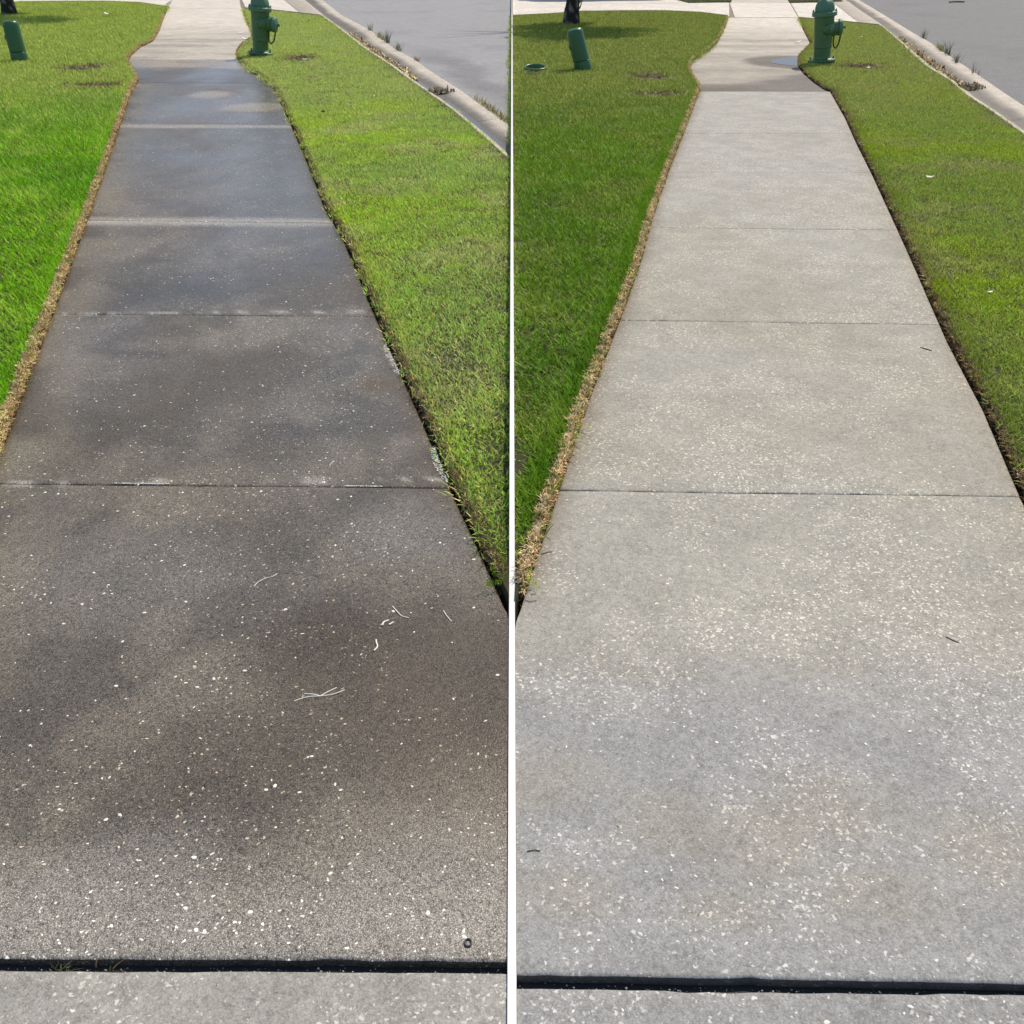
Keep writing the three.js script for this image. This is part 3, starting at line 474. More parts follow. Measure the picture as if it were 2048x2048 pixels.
// ---------- fire hydrants ----------
const paint = plain('green enamel', 0.05, 0.15, 0.05, 0.42, { clearcoat: 0.25, clearcoatRoughness: 0.35, bumpMap: dryBump, bumpScale: 0.0008 });
const paintTop = plain('paler blue green enamel', 0.085, 0.21, 0.125, 0.5, { bumpMap: dryBump, bumpScale: 0.0008 });  // paler, bluer copy of the enamel for bonnet, nuts and pumper cap
const iron = plain('dark iron chain', 0.03, 0.04, 0.03, 0.6);
const lathe = (pts, seg = 40) => new THREE.LatheGeometry(pts.map((p) => new THREE.Vector2(...p)), seg);
const facing = (g, az, x, y, z) => { g.rotateX(Math.PI / 2); g.rotateY(az); g.translate(x, y, z); return g; }; // lathe axis y -> +z (towards the camera), then turned by az
function makeHydrant() {
  const h = group('fire_hydrant');
  part('barrel', lathe([[0.108, 0.03], [0.109, 0.175], [0.114, 0.178], [0.116, 0.186], [0.116, 0.198], [0.113, 0.205], [0.113, 0.22], [0.116, 0.3], [0.121, 0.42], [0.123, 0.5], [0.128, 0.535], [0.132, 0.552]]), paint, h);
  part('base_flange', lathe([[0.0, 0.0], [0.16, 0.0], [0.172, 0.008], [0.174, 0.03], [0.166, 0.04], [0.13, 0.042], [0.112, 0.055], [0.109, 0.075]]), paint, h);
  part('bonnet_flange', lathe([[0.12, 0.55], [0.15, 0.552], [0.158, 0.56], [0.158, 0.574], [0.153, 0.578], [0.158, 0.582], [0.158, 0.596], [0.15, 0.604], [0.122, 0.606], [0.116, 0.615]]), paintTop, h);
  const dome = [[0.118, 0.6], [0.12, 0.63], [0.117, 0.66], [0.107, 0.695], [0.088, 0.726], [0.062, 0.745], [0.045, 0.752], [0.043, 0.762], [0.046, 0.768], [0.044, 0.778], [0.028, 0.782], [0, 0.782]];
  const bonnet = lathe(dome, 96), bp = bonnet.attributes.position; // eight ribs swell out of the dome
  for (let i = 0; i < bp.count; i++) { const x = bp.getX(i), z = bp.getZ(i), y = bp.getY(i), r = Math.hypot(x, z); if (y > 0.61 && y < 0.745 && r > 0.02) { const k = 1 + 0.07 * Math.pow(Math.max(0, Math.cos(4 * Math.atan2(z, x) * 2)), 6); bp.setX(i, x * k); bp.setZ(i, z * k); } }
  bonnet.computeVertexNormals();
  part('bonnet', bonnet, paintTop, h);
  part('operating_nut', new THREE.CylinderGeometry(0.02, 0.024, 0.04, 5).translate(0, 0.8, 0), paintTop, h);
  const boltG = mergeGeometries([new THREE.CylinderGeometry(0.013, 0.013, 0.014, 6), new THREE.CylinderGeometry(0.008, 0.008, 0.022, 8).translate(0, 0.008, 0)]);
  for (let k = 0; k < 8; k++) { const a = (k + 0.5) * Math.PI / 4; part('bolt', boltG, paintTop, h).position.set(0.142 * Math.cos(a), 0.612, 0.142 * Math.sin(a)); }
  for (let k = 0; k < 6; k++) { const a = (k + 0.3) * Math.PI / 3; part('base_bolt', boltG, paint, h).position.set(0.146 * Math.cos(a), 0.05, 0.146 * Math.sin(a)); }
  // large nozzle towards the road, small one towards the viewer
  const east = Math.PI / 2 - 0.12, south = 0.22;
  const dir = (az, r, y) => [Math.sin(az) * r, y, Math.cos(az) * r];
  part('pumper_nozzle', facing(lathe([[0.115, 0.0], [0.1, 0.06], [0.094, 0.085], [0.094, 0.115]], 32), east, ...dir(east, 0.06, 0.405)), paint, h);
  const cap = part('pumper_cap', facing(lathe([[0.09, 0.0], [0.098, 0.004], [0.1, 0.012], [0.1, 0.036], [0.094, 0.048], [0.07, 0.06], [0.03, 0.064], [0, 0.064]], 32), east, ...dir(east, 0.178, 0.405)), paintTop, h);
  part('cap_nut', facing(new THREE.CylinderGeometry(0.019, 0.021, 0.034, 5), east, ...dir(east, 0.258, 0.405)), paintTop, cap);
  part('hose_nozzle', facing(lathe([[0.075, 0.0], [0.066, 0.03], [0.06, 0.042], [0.06, 0.06]], 32), south, ...dir(south, 0.085, 0.405)), paint, h);
  const cap2 = part('hose_cap', facing(lathe([[0.055, 0.0], [0.062, 0.004], [0.063, 0.022], [0.055, 0.03], [0.04, 0.034], [0.038, 0.041], [0, 0.042]], 32), south, ...dir(south, 0.145, 0.405)), paint, h);
  part('cap_nut', facing(new THREE.CylinderGeometry(0.017, 0.019, 0.034, 5), south, ...dir(south, 0.2, 0.405)), paintTop, cap2);
  const curve = new THREE.CatmullRomCurve3([[0.215, 0.33, 0.03], [0.208, 0.27, 0.035], [0.19, 0.2, 0.04], [0.155, 0.165, 0.045], [0.13, 0.19, 0.045], [0.125, 0.27, 0.04], [0.128, 0.325, 0.035]].map((p) => new THREE.Vector3(...p))), links = [];
  for (let k = 0; k < 24; k++) { const p = curve.getPointAt(k / 23), t = curve.getTangentAt(k / 23), g = new THREE.TorusGeometry(0.0095, 0.0035, 6, 12); g.scale(1, 1.35, 1); g.rotateY((k % 2) * Math.PI / 2); g.applyQuaternion(new THREE.Quaternion().setFromUnitVectors(new THREE.Vector3(0, 1, 0), t)); g.translate(p.x, p.y, p.z); links.push(g); }
  part('chain', mergeGeometries(links), iron, h);
  return h;
}
const hydrant = makeHydrant();
hydrant.position.set(-3.52, 0.03, -15.42); hydrant.rotation.z = THREE.MathUtils.degToRad(-6);
tag(hydrant, 'green hydrant, top cut off by the picture edge, by the wet sidewalk', 'fire hydrant', 'green fire hydrants');
const hydrant2 = hydrant.clone(); hydrant2.name = numbered('fire_hydrant'); scene.add(hydrant2);
hydrant2.position.set(4.1, 0.03, -14.52); hydrant2.rotation.z = THREE.MathUtils.degToRad(5);
tag(hydrant2, 'green hydrant with its whole ribbed bonnet in view by the clean sidewalk', 'fire hydrant', 'green fire hydrants');

// ---------- marker posts ----------
const plastic = plain('dark green plastic', 0.03, 0.125, 0.05, 0.34), plasticSeam = plain('seam shade green plastic', 0.006, 0.03, 0.02, 0.6);
function makeMarker() {
  const p = group('utility_post');
  part('base', lathe([[0.09, -0.08], [0.112, 0.0], [0.103, 0.11], [0.1, 0.118], [0, 0.118]]), plastic, p);
  part('seam_ring', lathe([[0.095, 0.112], [0.098, 0.116], [0.098, 0.126], [0.09, 0.13]]), plasticSeam, p);
  part('cover', lathe([[0.1, 0.124], [0.104, 0.128], [0.102, 0.3], [0.1, 0.44], [0.097, 0.466], [0.085, 0.486], [0.062, 0.496], [0, 0.499]]), plastic, p);
  const tabs = part('lock_tab', new RoundedBoxGeometry(0.012, 0.05, 0.028, 2, 0.004), plastic, p); tabs.position.set(-0.105, 0.3, 0.02);
  return p;
}
const marker = makeMarker();
marker.position.set(-6.58, 0.02, -14.68); marker.rotation.z = THREE.MathUtils.degToRad(3); marker.rotation.x = -0.03;
tag(marker, 'round green post leaning in the bright lawn by the wet sidewalk', 'utility post', 'round green utility posts');
const marker2 = marker.clone(); marker2.name = numbered('utility_post'); scene.add(marker2);
marker2.position.set(0.9, 0.02, -13.7); marker2.rotation.z = THREE.MathUtils.degToRad(16);
tag(marker2, 'round green post tilting strongly in the deep green lawn beside the ring', 'utility post', 'round green utility posts');

// ---------- open valve box ----------
{
  const b = group('valve_box', 0.29, 0.045, -13.71);
  part('rim', lathe([[0.112, -0.01], [0.118, 0.018], [0.124, 0.026], [0.136, 0.026], [0.142, 0.018], [0.146, -0.02]]), plastic, b);
  part('well', lathe([[0.0, -0.052], [0.1, -0.052], [0.114, -0.004]]), plasticSeam, b);
  part('sunk_lid', new THREE.CylinderGeometry(0.098, 0.098, 0.014, 32).translate(0, -0.034, 0), plain('dark lid', 0.01, 0.03, 0.02, 0.5), b);
  part('lid_lip', new THREE.TorusGeometry(0.096, 0.006, 8, 40, 2.6).rotateX(Math.PI / 2).translate(0, -0.022, 0), plain('worn green lip', 0.1, 0.22, 0.16, 0.4), b);
  tag(b, 'round dark green valve box ring set flush in the lawn', 'valve box');
  b.rotation.x = 0.12;
}

// ---------- trees ----------
const bark = new THREE.MeshStandardMaterial({ name: 'dark bark', vertexColors: true, roughness: 0.95, bumpMap: dryBump, bumpScale: 0.01 });
const leafMat = new THREE.MeshPhysicalMaterial({ name: 'tree leaf', vertexColors: true, roughness: 0.5, transmission: 0.3, thickness: 0, side: THREE.DoubleSide });
function limb(pts, radii, rng, seg = 14) { // a tapering bent tube
  const c = new THREE.CatmullRomCurve3(pts.map((p) => new THREE.Vector3(...p))), n = pts.length * 6, pos = [], col = [], uv = [], idx = [], fr = c.computeFrenetFrames(n, false);
  for (let i = 0; i <= n; i++) {
    const t = i / n, p = c.getPointAt(t), k = t * (radii.length - 1), a = Math.min(radii.length - 2, Math.floor(k)), r0 = lerp(radii[a], radii[a + 1], k - a);
    for (let j = 0; j <= seg; j++) { const w = j / seg * 6.2832, r = r0 * (1 + 0.18 * noise(Math.cos(w) * 1.7 + p.x, p.y * 5, Math.sin(w) * 1.7)), q = p.clone().addScaledVector(fr.normals[i], Math.cos(w) * r).addScaledVector(fr.binormals[i], Math.sin(w) * r); pos.push(q.x, q.y, q.z); uv.push(j / seg * 0.3, t * 0.6); const pale = smooth(0.18, 0.3, noise(Math.cos(w) * 2 + p.y * 9, p.y * 7 + p.x * 3, Math.sin(w) * 2)); col.push(...mix([0.028, 0.024, 0.02], [0.28, 0.27, 0.26], pale * 0.8)); }
  }
  for (let i = 0; i < n; i++) for (let j = 0; j < seg; j++) { const a = i * (seg + 1) + j; idx.push(a, a + 1, a + seg + 1, a + 1, a + seg + 2, a + seg + 1); }
  const g = new THREE.BufferGeometry(); g.setAttribute('position', new THREE.Float32BufferAttribute(pos, 3)); g.setAttribute('uv', new THREE.Float32BufferAttribute(uv, 2)); g.setAttribute('color', new THREE.Float32BufferAttribute(col, 3)); g.setIndex(idx); g.computeVertexNormals();
  return g;
}
function leaves(n, rng, place, size) {
  const pos = [], col = [], idx = [], v = new THREE.Vector3(), e = new THREE.Euler();
  for (let i = 0; i < n; i++) {
    const [x, y, z] = place(), s = size * (0.7 + 0.6 * rng()), k = 0.7 + 0.6 * rng(), b = pos.length / 3; e.set(rng() * 6, rng() * 6, rng() * 6);
    for (const [a, c, h] of [[0, -1, 0], [-0.42, 0, 0.12], [0, 0, 0], [0.42, 0, 0.12], [0, 1, -0.1]]) { v.set(a * s, h * s, c * s).applyEuler(e); pos.push(x + v.x, y + v.y, z + v.z); col.push(0.05 * k, 0.11 * k, 0.02 * k); }
    idx.push(b, b + 2, b + 1, b, b + 3, b + 2, b + 1, b + 2, b + 4, b + 2, b + 3, b + 4);
  }
  const g = new THREE.BufferGeometry(); g.setAttribute('position', new THREE.Float32BufferAttribute(pos, 3)); g.setAttribute('color', new THREE.Float32BufferAttribute(col, 3)); g.setIndex(idx); g.computeVertexNormals(); return g;
}
function tree(x, d, seed, label, cx, wide) {
  const t = group('shade_tree', x, 0.02, -d), rng = rngOf(seed);
  part('trunk', limb([[0, -0.05, 0], [0.01, 0.15, 0], [0.02, 0.5, 0.02], [0.0, 0.95, 0], [0.05, 1.5, 0.03], [0.02, 2.2, 0]], [0.17, 0.128, 0.1, 0.085, 0.078, 0.07, 0.05, 0.03], rng, 18), bark, t);
  for (let k = 0; k < 7; k++) { const a = k * 0.9 + rng(), r = 0.9 + 0.7 * rng(), y = 1.0 + 0.16 * k; part('branch', limb([[0.02, y, 0], [Math.cos(a) * r * 0.4, y + 0.3, Math.sin(a) * r * 0.4], [Math.cos(a) * r, y + 0.65 + 0.4 * rng(), Math.sin(a) * r]], [0.04, 0.026, 0.01], rng, 8), bark, t); }
  part('sprout', mergeGeometries([limb([[0.08, 0.2, 0.03], [0.15, 0.28, 0.05], [0.19, 0.4, 0.05]], [0.016, 0.013, 0.006], rng, 6), limb([[0.07, 0.3, 0.02], [0.12, 0.4, 0.05], [0.13, 0.52, 0.06]], [0.012, 0.01, 0.005], rng, 6)]), bark, t);
  part('sprout_leaves', leaves(26, rng, () => [0.13 + 0.1 * (rng() - 0.5), 0.42 + 0.18 * (rng() - 0.5), 0.06 + 0.08 * (rng() - 0.5)], 0.035), leafMat, t);
  const blobs = []; for (let k = 0; k < 26; k++) { const a = rng() * 6.28, r = Math.sqrt(rng()); blobs.push([cx + Math.cos(a) * r * wide, 1.7 + 1.1 * rng(), Math.sin(a) * r * 1.45, 0.32 + 0.26 * rng()]); }
  part('crown', leaves(9000, rng, () => { const [bx, by, bz, br] = blobs[Math.floor(rng() * blobs.length)]; const u = rng() * 2 - 1, a = rng() * 6.283, q = br * Math.cbrt(rng()), s = Math.sqrt(1 - u * u); return [bx + q * s * Math.cos(a), by + q * u * 0.8, bz + q * s * Math.sin(a)]; }, 0.06), leafMat, t).userData.kind = 'stuff';
  tag(t, label, 'tree', 'young trees with dark trunks');
}
tree(-10.2, 22.75, 71, 'dark trunk with pale blotches cut off at the picture corner', 1.1, 1.6);
tree(1.08, 20.46, 72, 'dark tree trunk with small sprouts in front of the driveway', 0.95, 0.85);

// ---------- parked car beyond the driveway edge ----------
{
  const c = group('parked_car', 0.55, 0, -28.95), L = 3.35, W = 1.6;
  const prof = new THREE.Shape(); [[0.02, 0.32], [0, 0.55], [0.06, 0.82], [0.25, 0.88], [0.62, 1.36], [0.85, 1.43], [1.75, 1.42], [2.35, 0.95], [3.1, 0.84], [3.33, 0.68], [3.35, 0.34], [3.2, 0.22], [0.2, 0.22]].forEach(([x, y], i) => i ? prof.lineTo(x, y) : prof.moveTo(x, y));
  const body = new THREE.ExtrudeGeometry(prof, { depth: W - 0.12, bevelEnabled: true, bevelSize: 0.05, bevelThickness: 0.06, bevelSegments: 3 }); body.translate(0, 0, -(W - 0.12) / 2);
  part('body', body, plain('dark maroon paint', 0.05, 0.008, 0.01, 0.3, { clearcoat: 1, clearcoatRoughness: 0.05 }), c);
  const glass = plain('tinted glass', 0.01, 0.012, 0.014, 0.05);
  for (const s of [-1, 1]) for (const pts of [[[0.42, 0.93], [0.72, 1.33], [1.22, 1.34], [1.22, 0.93]], [[1.28, 0.93], [1.28, 1.34], [1.72, 1.33], [2.2, 0.95]]]) { const g = new THREE.ExtrudeGeometry(new THREE.Shape(pts.map((p) => new THREE.Vector2(...p))), { depth: 0.01, bevelEnabled: false }); g.translate(0, 0, s * (W / 2 + 0.003) - 0.005); part('side_window', g, glass, c); }
  for (const x of [0.62, 2.68]) for (const s of [-1, 1]) { const w = part('wheel', lathe([[0.17, -0.09], [0.27, -0.095], [0.3, -0.07], [0.3, 0.07], [0.27, 0.095], [0.17, 0.09]], 32).rotateX(Math.PI / 2), plain('tyre', 0.015, 0.015, 0.015, 0.9), c); w.position.set(x, 0.3, s * (W / 2 - 0.08)); part('rim', new THREE.CylinderGeometry(0.175, 0.175, 0.15, 24).rotateX(Math.PI / 2), plain('rim', 0.35, 0.35, 0.36, 0.3, { metalness: 0.8 }), w); }
  for (const s of [-0.55, 0.55]) { part('headlight', new RoundedBoxGeometry(0.06, 0.12, 0.28, 2, 0.02).translate(3.36, 0.66, s), plain('lamp glass', 0.6, 0.6, 0.6, 0.1), c); part('tail_light', new RoundedBoxGeometry(0.05, 0.14, 0.22, 2, 0.02).translate(-0.03, 0.74, s), plain('tail lamp', 0.25, 0.01, 0.01, 0.2), c); }
  tag(c, 'dark car parked on the far driveway, only its shadowed underside in view', 'car');
}

// ---------- weeds along the road edge ----------
const weedMat = new THREE.MeshPhysicalMaterial({ name: 'weed blade', vertexColors: true, roughness: 0.6, transmission: 0.3, thickness: 0, side: THREE.DoubleSide });
function weed(label, x, d, o) {
  const g = clump(o.seed, { blades: o.n, radius: 1, len: o.len, width: o.w ?? 0.009, tilt: [0.05, o.tilt ?? 0.7], bend: 0.6, straw: o.straw ?? 0.1, y0: 0 }), p = g.attributes.position, c = g.attributes.color;
  // the clump's blades start along a strip that follows the road edge
  const per = 7, along = Math.atan2(o.dir[1], o.dir[0]);
  for (let b = 0; b < p.count / per; b++) { const q = rngOf(o.seed * 77 + b), s = (q() - 0.5) * o.long, w = (q() - 0.5) * 0.07, bx = (p.getX(b * per) + p.getX(b * per + 1)) / 2, bz = (p.getZ(b * per) + p.getZ(b * per + 1)) / 2, nx = Math.cos(along) * s - Math.sin(along) * w, nz = -(Math.sin(along) * s + Math.cos(along) * w); for (let k = 0; k < per; k++) { p.setX(b * per + k, p.getX(b * per + k) - bx + nx); p.setZ(b * per + k, p.getZ(b * per + k) - bz + nz); } }
  for (let i = 0; i < c.count; i++) c.setXYZ(i, c.getX(i) * o.c[0], c.getY(i) * o.c[1], c.getZ(i) * o.c[2]);
  g.computeVertexNormals();
  const m = top('weed_tuft', g, weedMat); m.position.set(x, -0.004, -d); m.scale.y = 0.75; tag(m, label, 'weed', 'weeds along the road edge');
}
const dirL = [-0.24, 1], dirR = [0.22, 1], green = [0.1, 0.14, 0.05], yellow = [0.3, 0.3, 0.08];
weed('small grey green weed, farthest along the pale road edge', -2.5, 19.6, { seed: 301, n: 26, len: [0.08, 0.24], long: 0.35, dir: dirL, c: green });
weed('dry yellow tuft with green blades at a gutter joint beside the pale road', -2.16, 18.2, { seed: 302, n: 90, len: [0.06, 0.16], long: 0.9, dir: dirL, c: yellow });
weed('tall green tuft standing at the end of the dry yellow tuft, pale road', -1.98, 17.5, { seed: 303, n: 34, len: [0.14, 0.36], long: 0.3, dir: dirL, c: green });
weed('low green tuft below the tall one at the pale road edge', -1.69, 16.35, { seed: 304, n: 36, len: [0.08, 0.22], long: 0.35, dir: dirL, c: green });
weed('tiny brown weed by itself beside the stained stretch of pale road', -1.3, 15.0, { seed: 305, n: 30, len: [0.03, 0.1], long: 0.16, dir: dirL, c: [0.25, 0.2, 0.08] });
weed('long yellow grass growing in the road edge near the white divider', -0.21, 10.75, { seed: 306, n: 190, len: [0.04, 0.11], long: 1.5, dir: dirL, c: [0.3, 0.32, 0.06], straw: 0.2 });
weed('thin green weed, farthest along the darker road edge', 6.75, 18.2, { seed: 307, n: 24, len: [0.1, 0.3], long: 0.3, dir: dirR, c: green });
weed('yellow grass clump with tall blades at the darker road edge', 6.35, 16.35, { seed: 308, n: 80, len: [0.06, 0.18], long: 0.8, dir: dirR, c: yellow });
weed('tall green tuft next to the yellow clump at the darker road', 6.22, 15.75, { seed: 309, n: 34, len: [0.14, 0.36], long: 0.3, dir: dirR, c: green });
weed('low dark green tuft alone at the darker road edge', 5.99, 14.8, { seed: 310, n: 34, len: [0.08, 0.22], long: 0.3, dir: dirR, c: green });
weed('sparse reddish weed with one thin stalk at the darker road', 5.78, 13.65, { seed: 311, n: 10, len: [0.06, 0.26], long: 0.35, dir: dirR, c: [0.16, 0.12, 0.06] });
{ // sprig in the open gap
  const g = clump(333, { blades: 34, radius: 0.06, len: [0.012, 0.045], width: 0.0028, tilt: [0.3, 1.4], bend: 0.5, straw: 0.3, y0: 0 }), c = g.attributes.color, p = g.attributes.position;
  for (let i = 0; i < c.count; i++) { c.setXYZ(i, c.getX(i) * 0.22, c.getY(i) * 0.26, c.getZ(i) * 0.08); p.setZ(i, p.getZ(i) * 0.22); p.setX(i, p.getX(i) * 1.5); }
  g.computeVertexNormals();
  const m = top('grass_sprig', g, weedMat); m.position.set(-0.765, -0.02, -1.143); tag(m, 'small grass sprig growing in the open gap of the wet sidewalk', 'weed');
}

// ---------- litter in the gutters, water ----------
const flake = [1, 2, 3].map((k) => { const g = new THREE.PlaneGeometry(0.05, 0.022, 4, 2), p = g.attributes.position; for (let i = 0; i < p.count; i++) { const x = p.getX(i) / 0.025; p.setY(i, p.getY(i) * (1 - x * x * 0.8)); p.setZ(i, 0.008 * x * x * k - 0.006 * Math.abs(p.getY(i)) * 40 * 0.02); } g.rotateX(-Math.PI / 2); g.setAttribute('color', new THREE.Float32BufferAttribute(new Array(p.count * 3).fill(1), 3)); g.computeVertexNormals(); return g; });
const valley = (K, d) => lerp(edgeAt(K.n, d), edgeAt(K.f, d), 0.25), along = (K, from, to, n = 5) => Array.from({ length: n + 1 }, (_, i) => { const d = lerp(from, to, i / n); return [valley(K, d), d]; });
function litter(label, pts, n, spread, seed, heap) {
  const g = group('leaf_litter'); tag(g, label, 'leaf litter', null, 'stuff');
  const rng = rngOf(seed), spots = [];
  for (let i = 0; i < n; i++) { const t = Math.pow(rng(), 0.85) * (pts.length - 1), k = Math.min(pts.length - 2, Math.floor(t)), s = t - k, x = lerp(pts[k][0], pts[k + 1][0], s) + spread * (rng() + rng() - 1), d = lerp(pts[k][1], pts[k + 1][1], s) + 0.25 * (rng() - 0.5), b = 0.6 + 0.6 * rng(), c = rng() < 0.25 ? [0.2, 0.13, 0.07] : [0.85, 0.7, 0.42]; if (x > -SEAM - 0.05 && x < SEAM + 0.05) continue; spots.push([x, -0.024 + heap * rng(), -d, rng() * 6.3, 0.6 + 0.9 * rng(), c[0] * b, c[1] * b, c[2] * b, (rng() - 0.5) * 1.2, (rng() - 0.5) * 1.2]); }
  scatter(g, 'dry_leaf', flake, strawMat, spots);
}
litter('straw coloured leaf litter lying along the gutter by the pale road', along(kerbs.L, 19.2, 13.1), 400, 0.05, 401, 0.02);
litter('leaf litter strewn along the gutter by the darker road', along(kerbs.R, 18.4, 12.5), 500, 0.05, 402, 0.025);
function heap(label, x, d, seed) { const g = group('debris_heap', x, -0.026, -d); tag(g, label, 'debris'); const rng = rngOf(seed), gs = []; const e = new THREE.Euler(), q = new THREE.Quaternion(); for (let i = 0; i < 110; i++) { const f = flake[i % 3].clone(), r = Math.sqrt(rng()), a = rng() * 6.3, b = 0.5 + 0.6 * rng(), s = 0.8 + 0.6 * rng(); e.set((rng() - 0.5) * 1.6, rng() * 6, (rng() - 0.5) * 1.6); f.scale(s, s, s); f.applyQuaternion(q.setFromEuler(e)); f.translate(Math.cos(a) * r * 0.17, 0.07 * (1 - r) * rng() + 0.012, Math.sin(a) * r * 0.13); const col = f.attributes.color; for (let k = 0; k < col.count; k++) col.setXYZ(k, 0.46 * b, 0.38 * b, 0.26 * b); gs.push(f); } const m = part('dry_leaves', mergeGeometries(gs), strawMat, g); m.userData.kind = 'stuff'; }
heap('small heap of dry leaves damming the water in the gutter', valley(kerbs.L, 12.05) + 0.05, 12.05, 411);
heap('small dark heap of leaves ending the litter by the darker road', valley(kerbs.R, 12.4) + 0.05, 12.4, 412);
const water = new THREE.MeshPhysicalMaterial({ name: 'shallow water', color: new THREE.Color().setRGB(0.1, 0.1, 0.1), roughness: 0.06, ior: 1.33, specularIntensity: 1 });
function puddle(name, label, outline, y) { const s = new THREE.Shape(); s.setFromPoints(new THREE.SplineCurve([...outline, outline[0]].map((p) => new THREE.Vector2(...p))).getPoints(80)); const g = new THREE.ExtrudeGeometry(s, { depth: 0.003, bevelEnabled: false }); g.rotateX(-Math.PI / 2); g.translate(0, y, 0); const m = top(name, g, water); struct(m); m.userData.label = label; }
const ribbon = (line, w) => { const a = [], b = []; line.forEach(([x, d], i) => { const k = w * (0.75 + 0.25 * Math.sin(i * 2.3)) * (i === 0 || i === line.length - 1 ? 0.5 : 1); a.push([x - k, d]); b.unshift([x + k, d + 0.02]); }); return [...a, ...b]; };
puddle('water', 'thin stream of water in the gutter below the leaf heap', ribbon(along(kerbs.L, 11.6, 8.9), 0.042), -0.0285);
puddle('water', 'narrow trickle of water in the gutter above the leaf heap', ribbon(along(kerbs.L, 13.2, 12.2), 0.022), -0.0285);
puddle('water', 'bluish puddle on the old slab beside the hydrant', [[3.9, 14.4], [3.72, 14.42], [3.55, 14.62], [3.5, 14.85], [3.6, 15.1], [3.78, 15.3], [3.98, 15.45], [4.0, 15.3]], -0.0045);

// ---------- leaves fallen on the grass and walks ----------
function fallenLeaf(label, x, d, y, size, c, seed) {
  const g = new THREE.PlaneGeometry(1, 0.5, 8, 4), p = g.attributes.position, rng = rngOf(seed), curl = 0.2 + 0.5 * rng();
  for (let i = 0; i < p.count; i++) { const u = p.getX(i) * 2, v = p.getY(i) * 2; p.setY(i, p.getY(i) * Math.pow(1 - u * u * 0.96, 0.7) * (1 + 0.15 * Math.sin(u * 9))); p.setZ(i, curl * 0.3 * u * u + curl * 0.5 * v * v * 0.5); }
  g.scale(size, size, size); g.rotateX(-Math.PI / 2); g.rotateY(rng() * 6.3); g.computeVertexNormals();
  const m = top('fallen_leaf', g, plain('dead leaf', ...c, 0.7, { side: THREE.DoubleSide })); m.position.set(x, y, -d); m.rotation.set((rng() - 0.5) * 0.5, 0, (rng() - 0.5) * 0.5); tag(m, label, 'leaf', 'fallen leaves');
}
const pale = [0.75, 0.72, 0.58], brown = [0.16, 0.09, 0.04];
fallenLeaf('pale leaf on the grass just below the worn patch by the cropped hydrant', -2.7, 14.45, 0.075, 0.12, pale, 1);
fallenLeaf('brown leaf lying alone halfway down the yellowish lawn', -1.79, 10.14, 0.07, 0.09, brown, 2);
fallenLeaf('small curled brown leaf lowest on the yellowish lawn', -1.06, 7.54, 0.07, 0.07, [0.3, 0.2, 0.1], 3);
fallenLeaf('pale green leaf highest in the middle of the yellowish lawn', -1.41, 11.12, 0.07, 0.06, [0.5, 0.55, 0.3], 4);
fallenLeaf('pale leaf on far grass behind the cropped hydrant', -3.74, 20.57, 0.075, 0.12, pale, 5);
fallenLeaf('pale leaf on the old walk beside the cropped hydrant', -4.31, 17.9, 0.015, 0.12, [0.8, 0.77, 0.66], 6);
fallenLeaf('pale leaf farther up the old walk behind the first, left of the cropped hydrant', -4.62, 19.0, 0.015, 0.1, [0.8, 0.77, 0.66], 7);
fallenLeaf('pale leaf on grass below the worn patch by the fully visible hydrant', 4.38, 13.5, 0.075, 0.13, pale, 8);
fallenLeaf('long pale leaf on the grass behind the fully visible hydrant', 5.57, 17.55, 0.075, 0.13, pale, 9);
fallenLeaf('pale twisted leaf in the middle of the olive lawn', 2.93, 7.28, 0.075, 0.06, pale, 10);
fallenLeaf('small white leaf low on the olive lawn', 2.3, 4.72, 0.075, 0.03, [0.85, 0.85, 0.8], 11);
fallenLeaf('pale leaf on the old walk left of the fully visible hydrant', 4.5, 17.4, 0.012, 0.13, [0.85, 0.82, 0.75], 12);
fallenLeaf('white scrap of leaf on the deep green lawn near the far walk', 2.96, 18.1, 0.075, 0.08, pale, 13);
fallenLeaf('straw pale leaf lying on the far bright green lawn', -8.0, 22.2, 0.075, 0.2, pale, 14);

// ---------- scraps on the wet slabs ----------
const foamMat = plain('white foam', 0.7, 0.7, 0.69, 0.55, { sheen: 0.2 });
function foam(label, pts, r, seed, n = 520) { // a low mass of suds made of merged bubbles
  const rng = rngOf(seed), gs = [];
  for (let i = 0; i < n; i++) { const t = rng() * (pts.length - 1), k = Math.min(pts.length - 2, Math.floor(t)), s = t - k, e = 1 - Math.abs(2 * t / (pts.length - 1) - 1) * 0.6, b = new THREE.IcosahedronGeometry(0.0009 + (0.0008 + 0.03 * r) * Math.pow(rng(), 4), 1); b.scale(1.5, 0.22, 1.3); b.translate((r < 0.01 ? 0.008 * Math.sin(i) : 0) + lerp(pts[k][0], pts[k + 1][0], s) - Math.pow(rng(), 2.2) * r * e, 0.001, -lerp(pts[k][1], pts[k + 1][1], s) + Math.min(0.03, r) * (rng() - 0.5)); gs.push(b); }
  const m = top('foam_patch', mergeGeometries(gs), foamMat); tag(m, label, 'foam', 'white foam on the wet sidewalk');
}
foam('longest white foam streak at the turf edge, half way up', [[-0.555, 4.2], [-0.51, 4.05], [-0.465, 3.88]], 0.03, 501, 420);
foam('white foam streak at the turf edge just above the nearest joint line', [[-0.275, 3.2], [-0.25, 3.09], [-0.215, 2.95]], 0.026, 502, 380);
foam('faint small foam streak farthest up the turf edge', [[-0.84, 5.34], [-0.8, 5.18]], 0.022, 503, 90);
foam('thin white foam lying in the nearest joint line, left part', [[-1.32, 2.934], [-1.14, 2.93]], 0.004, 504, 170);
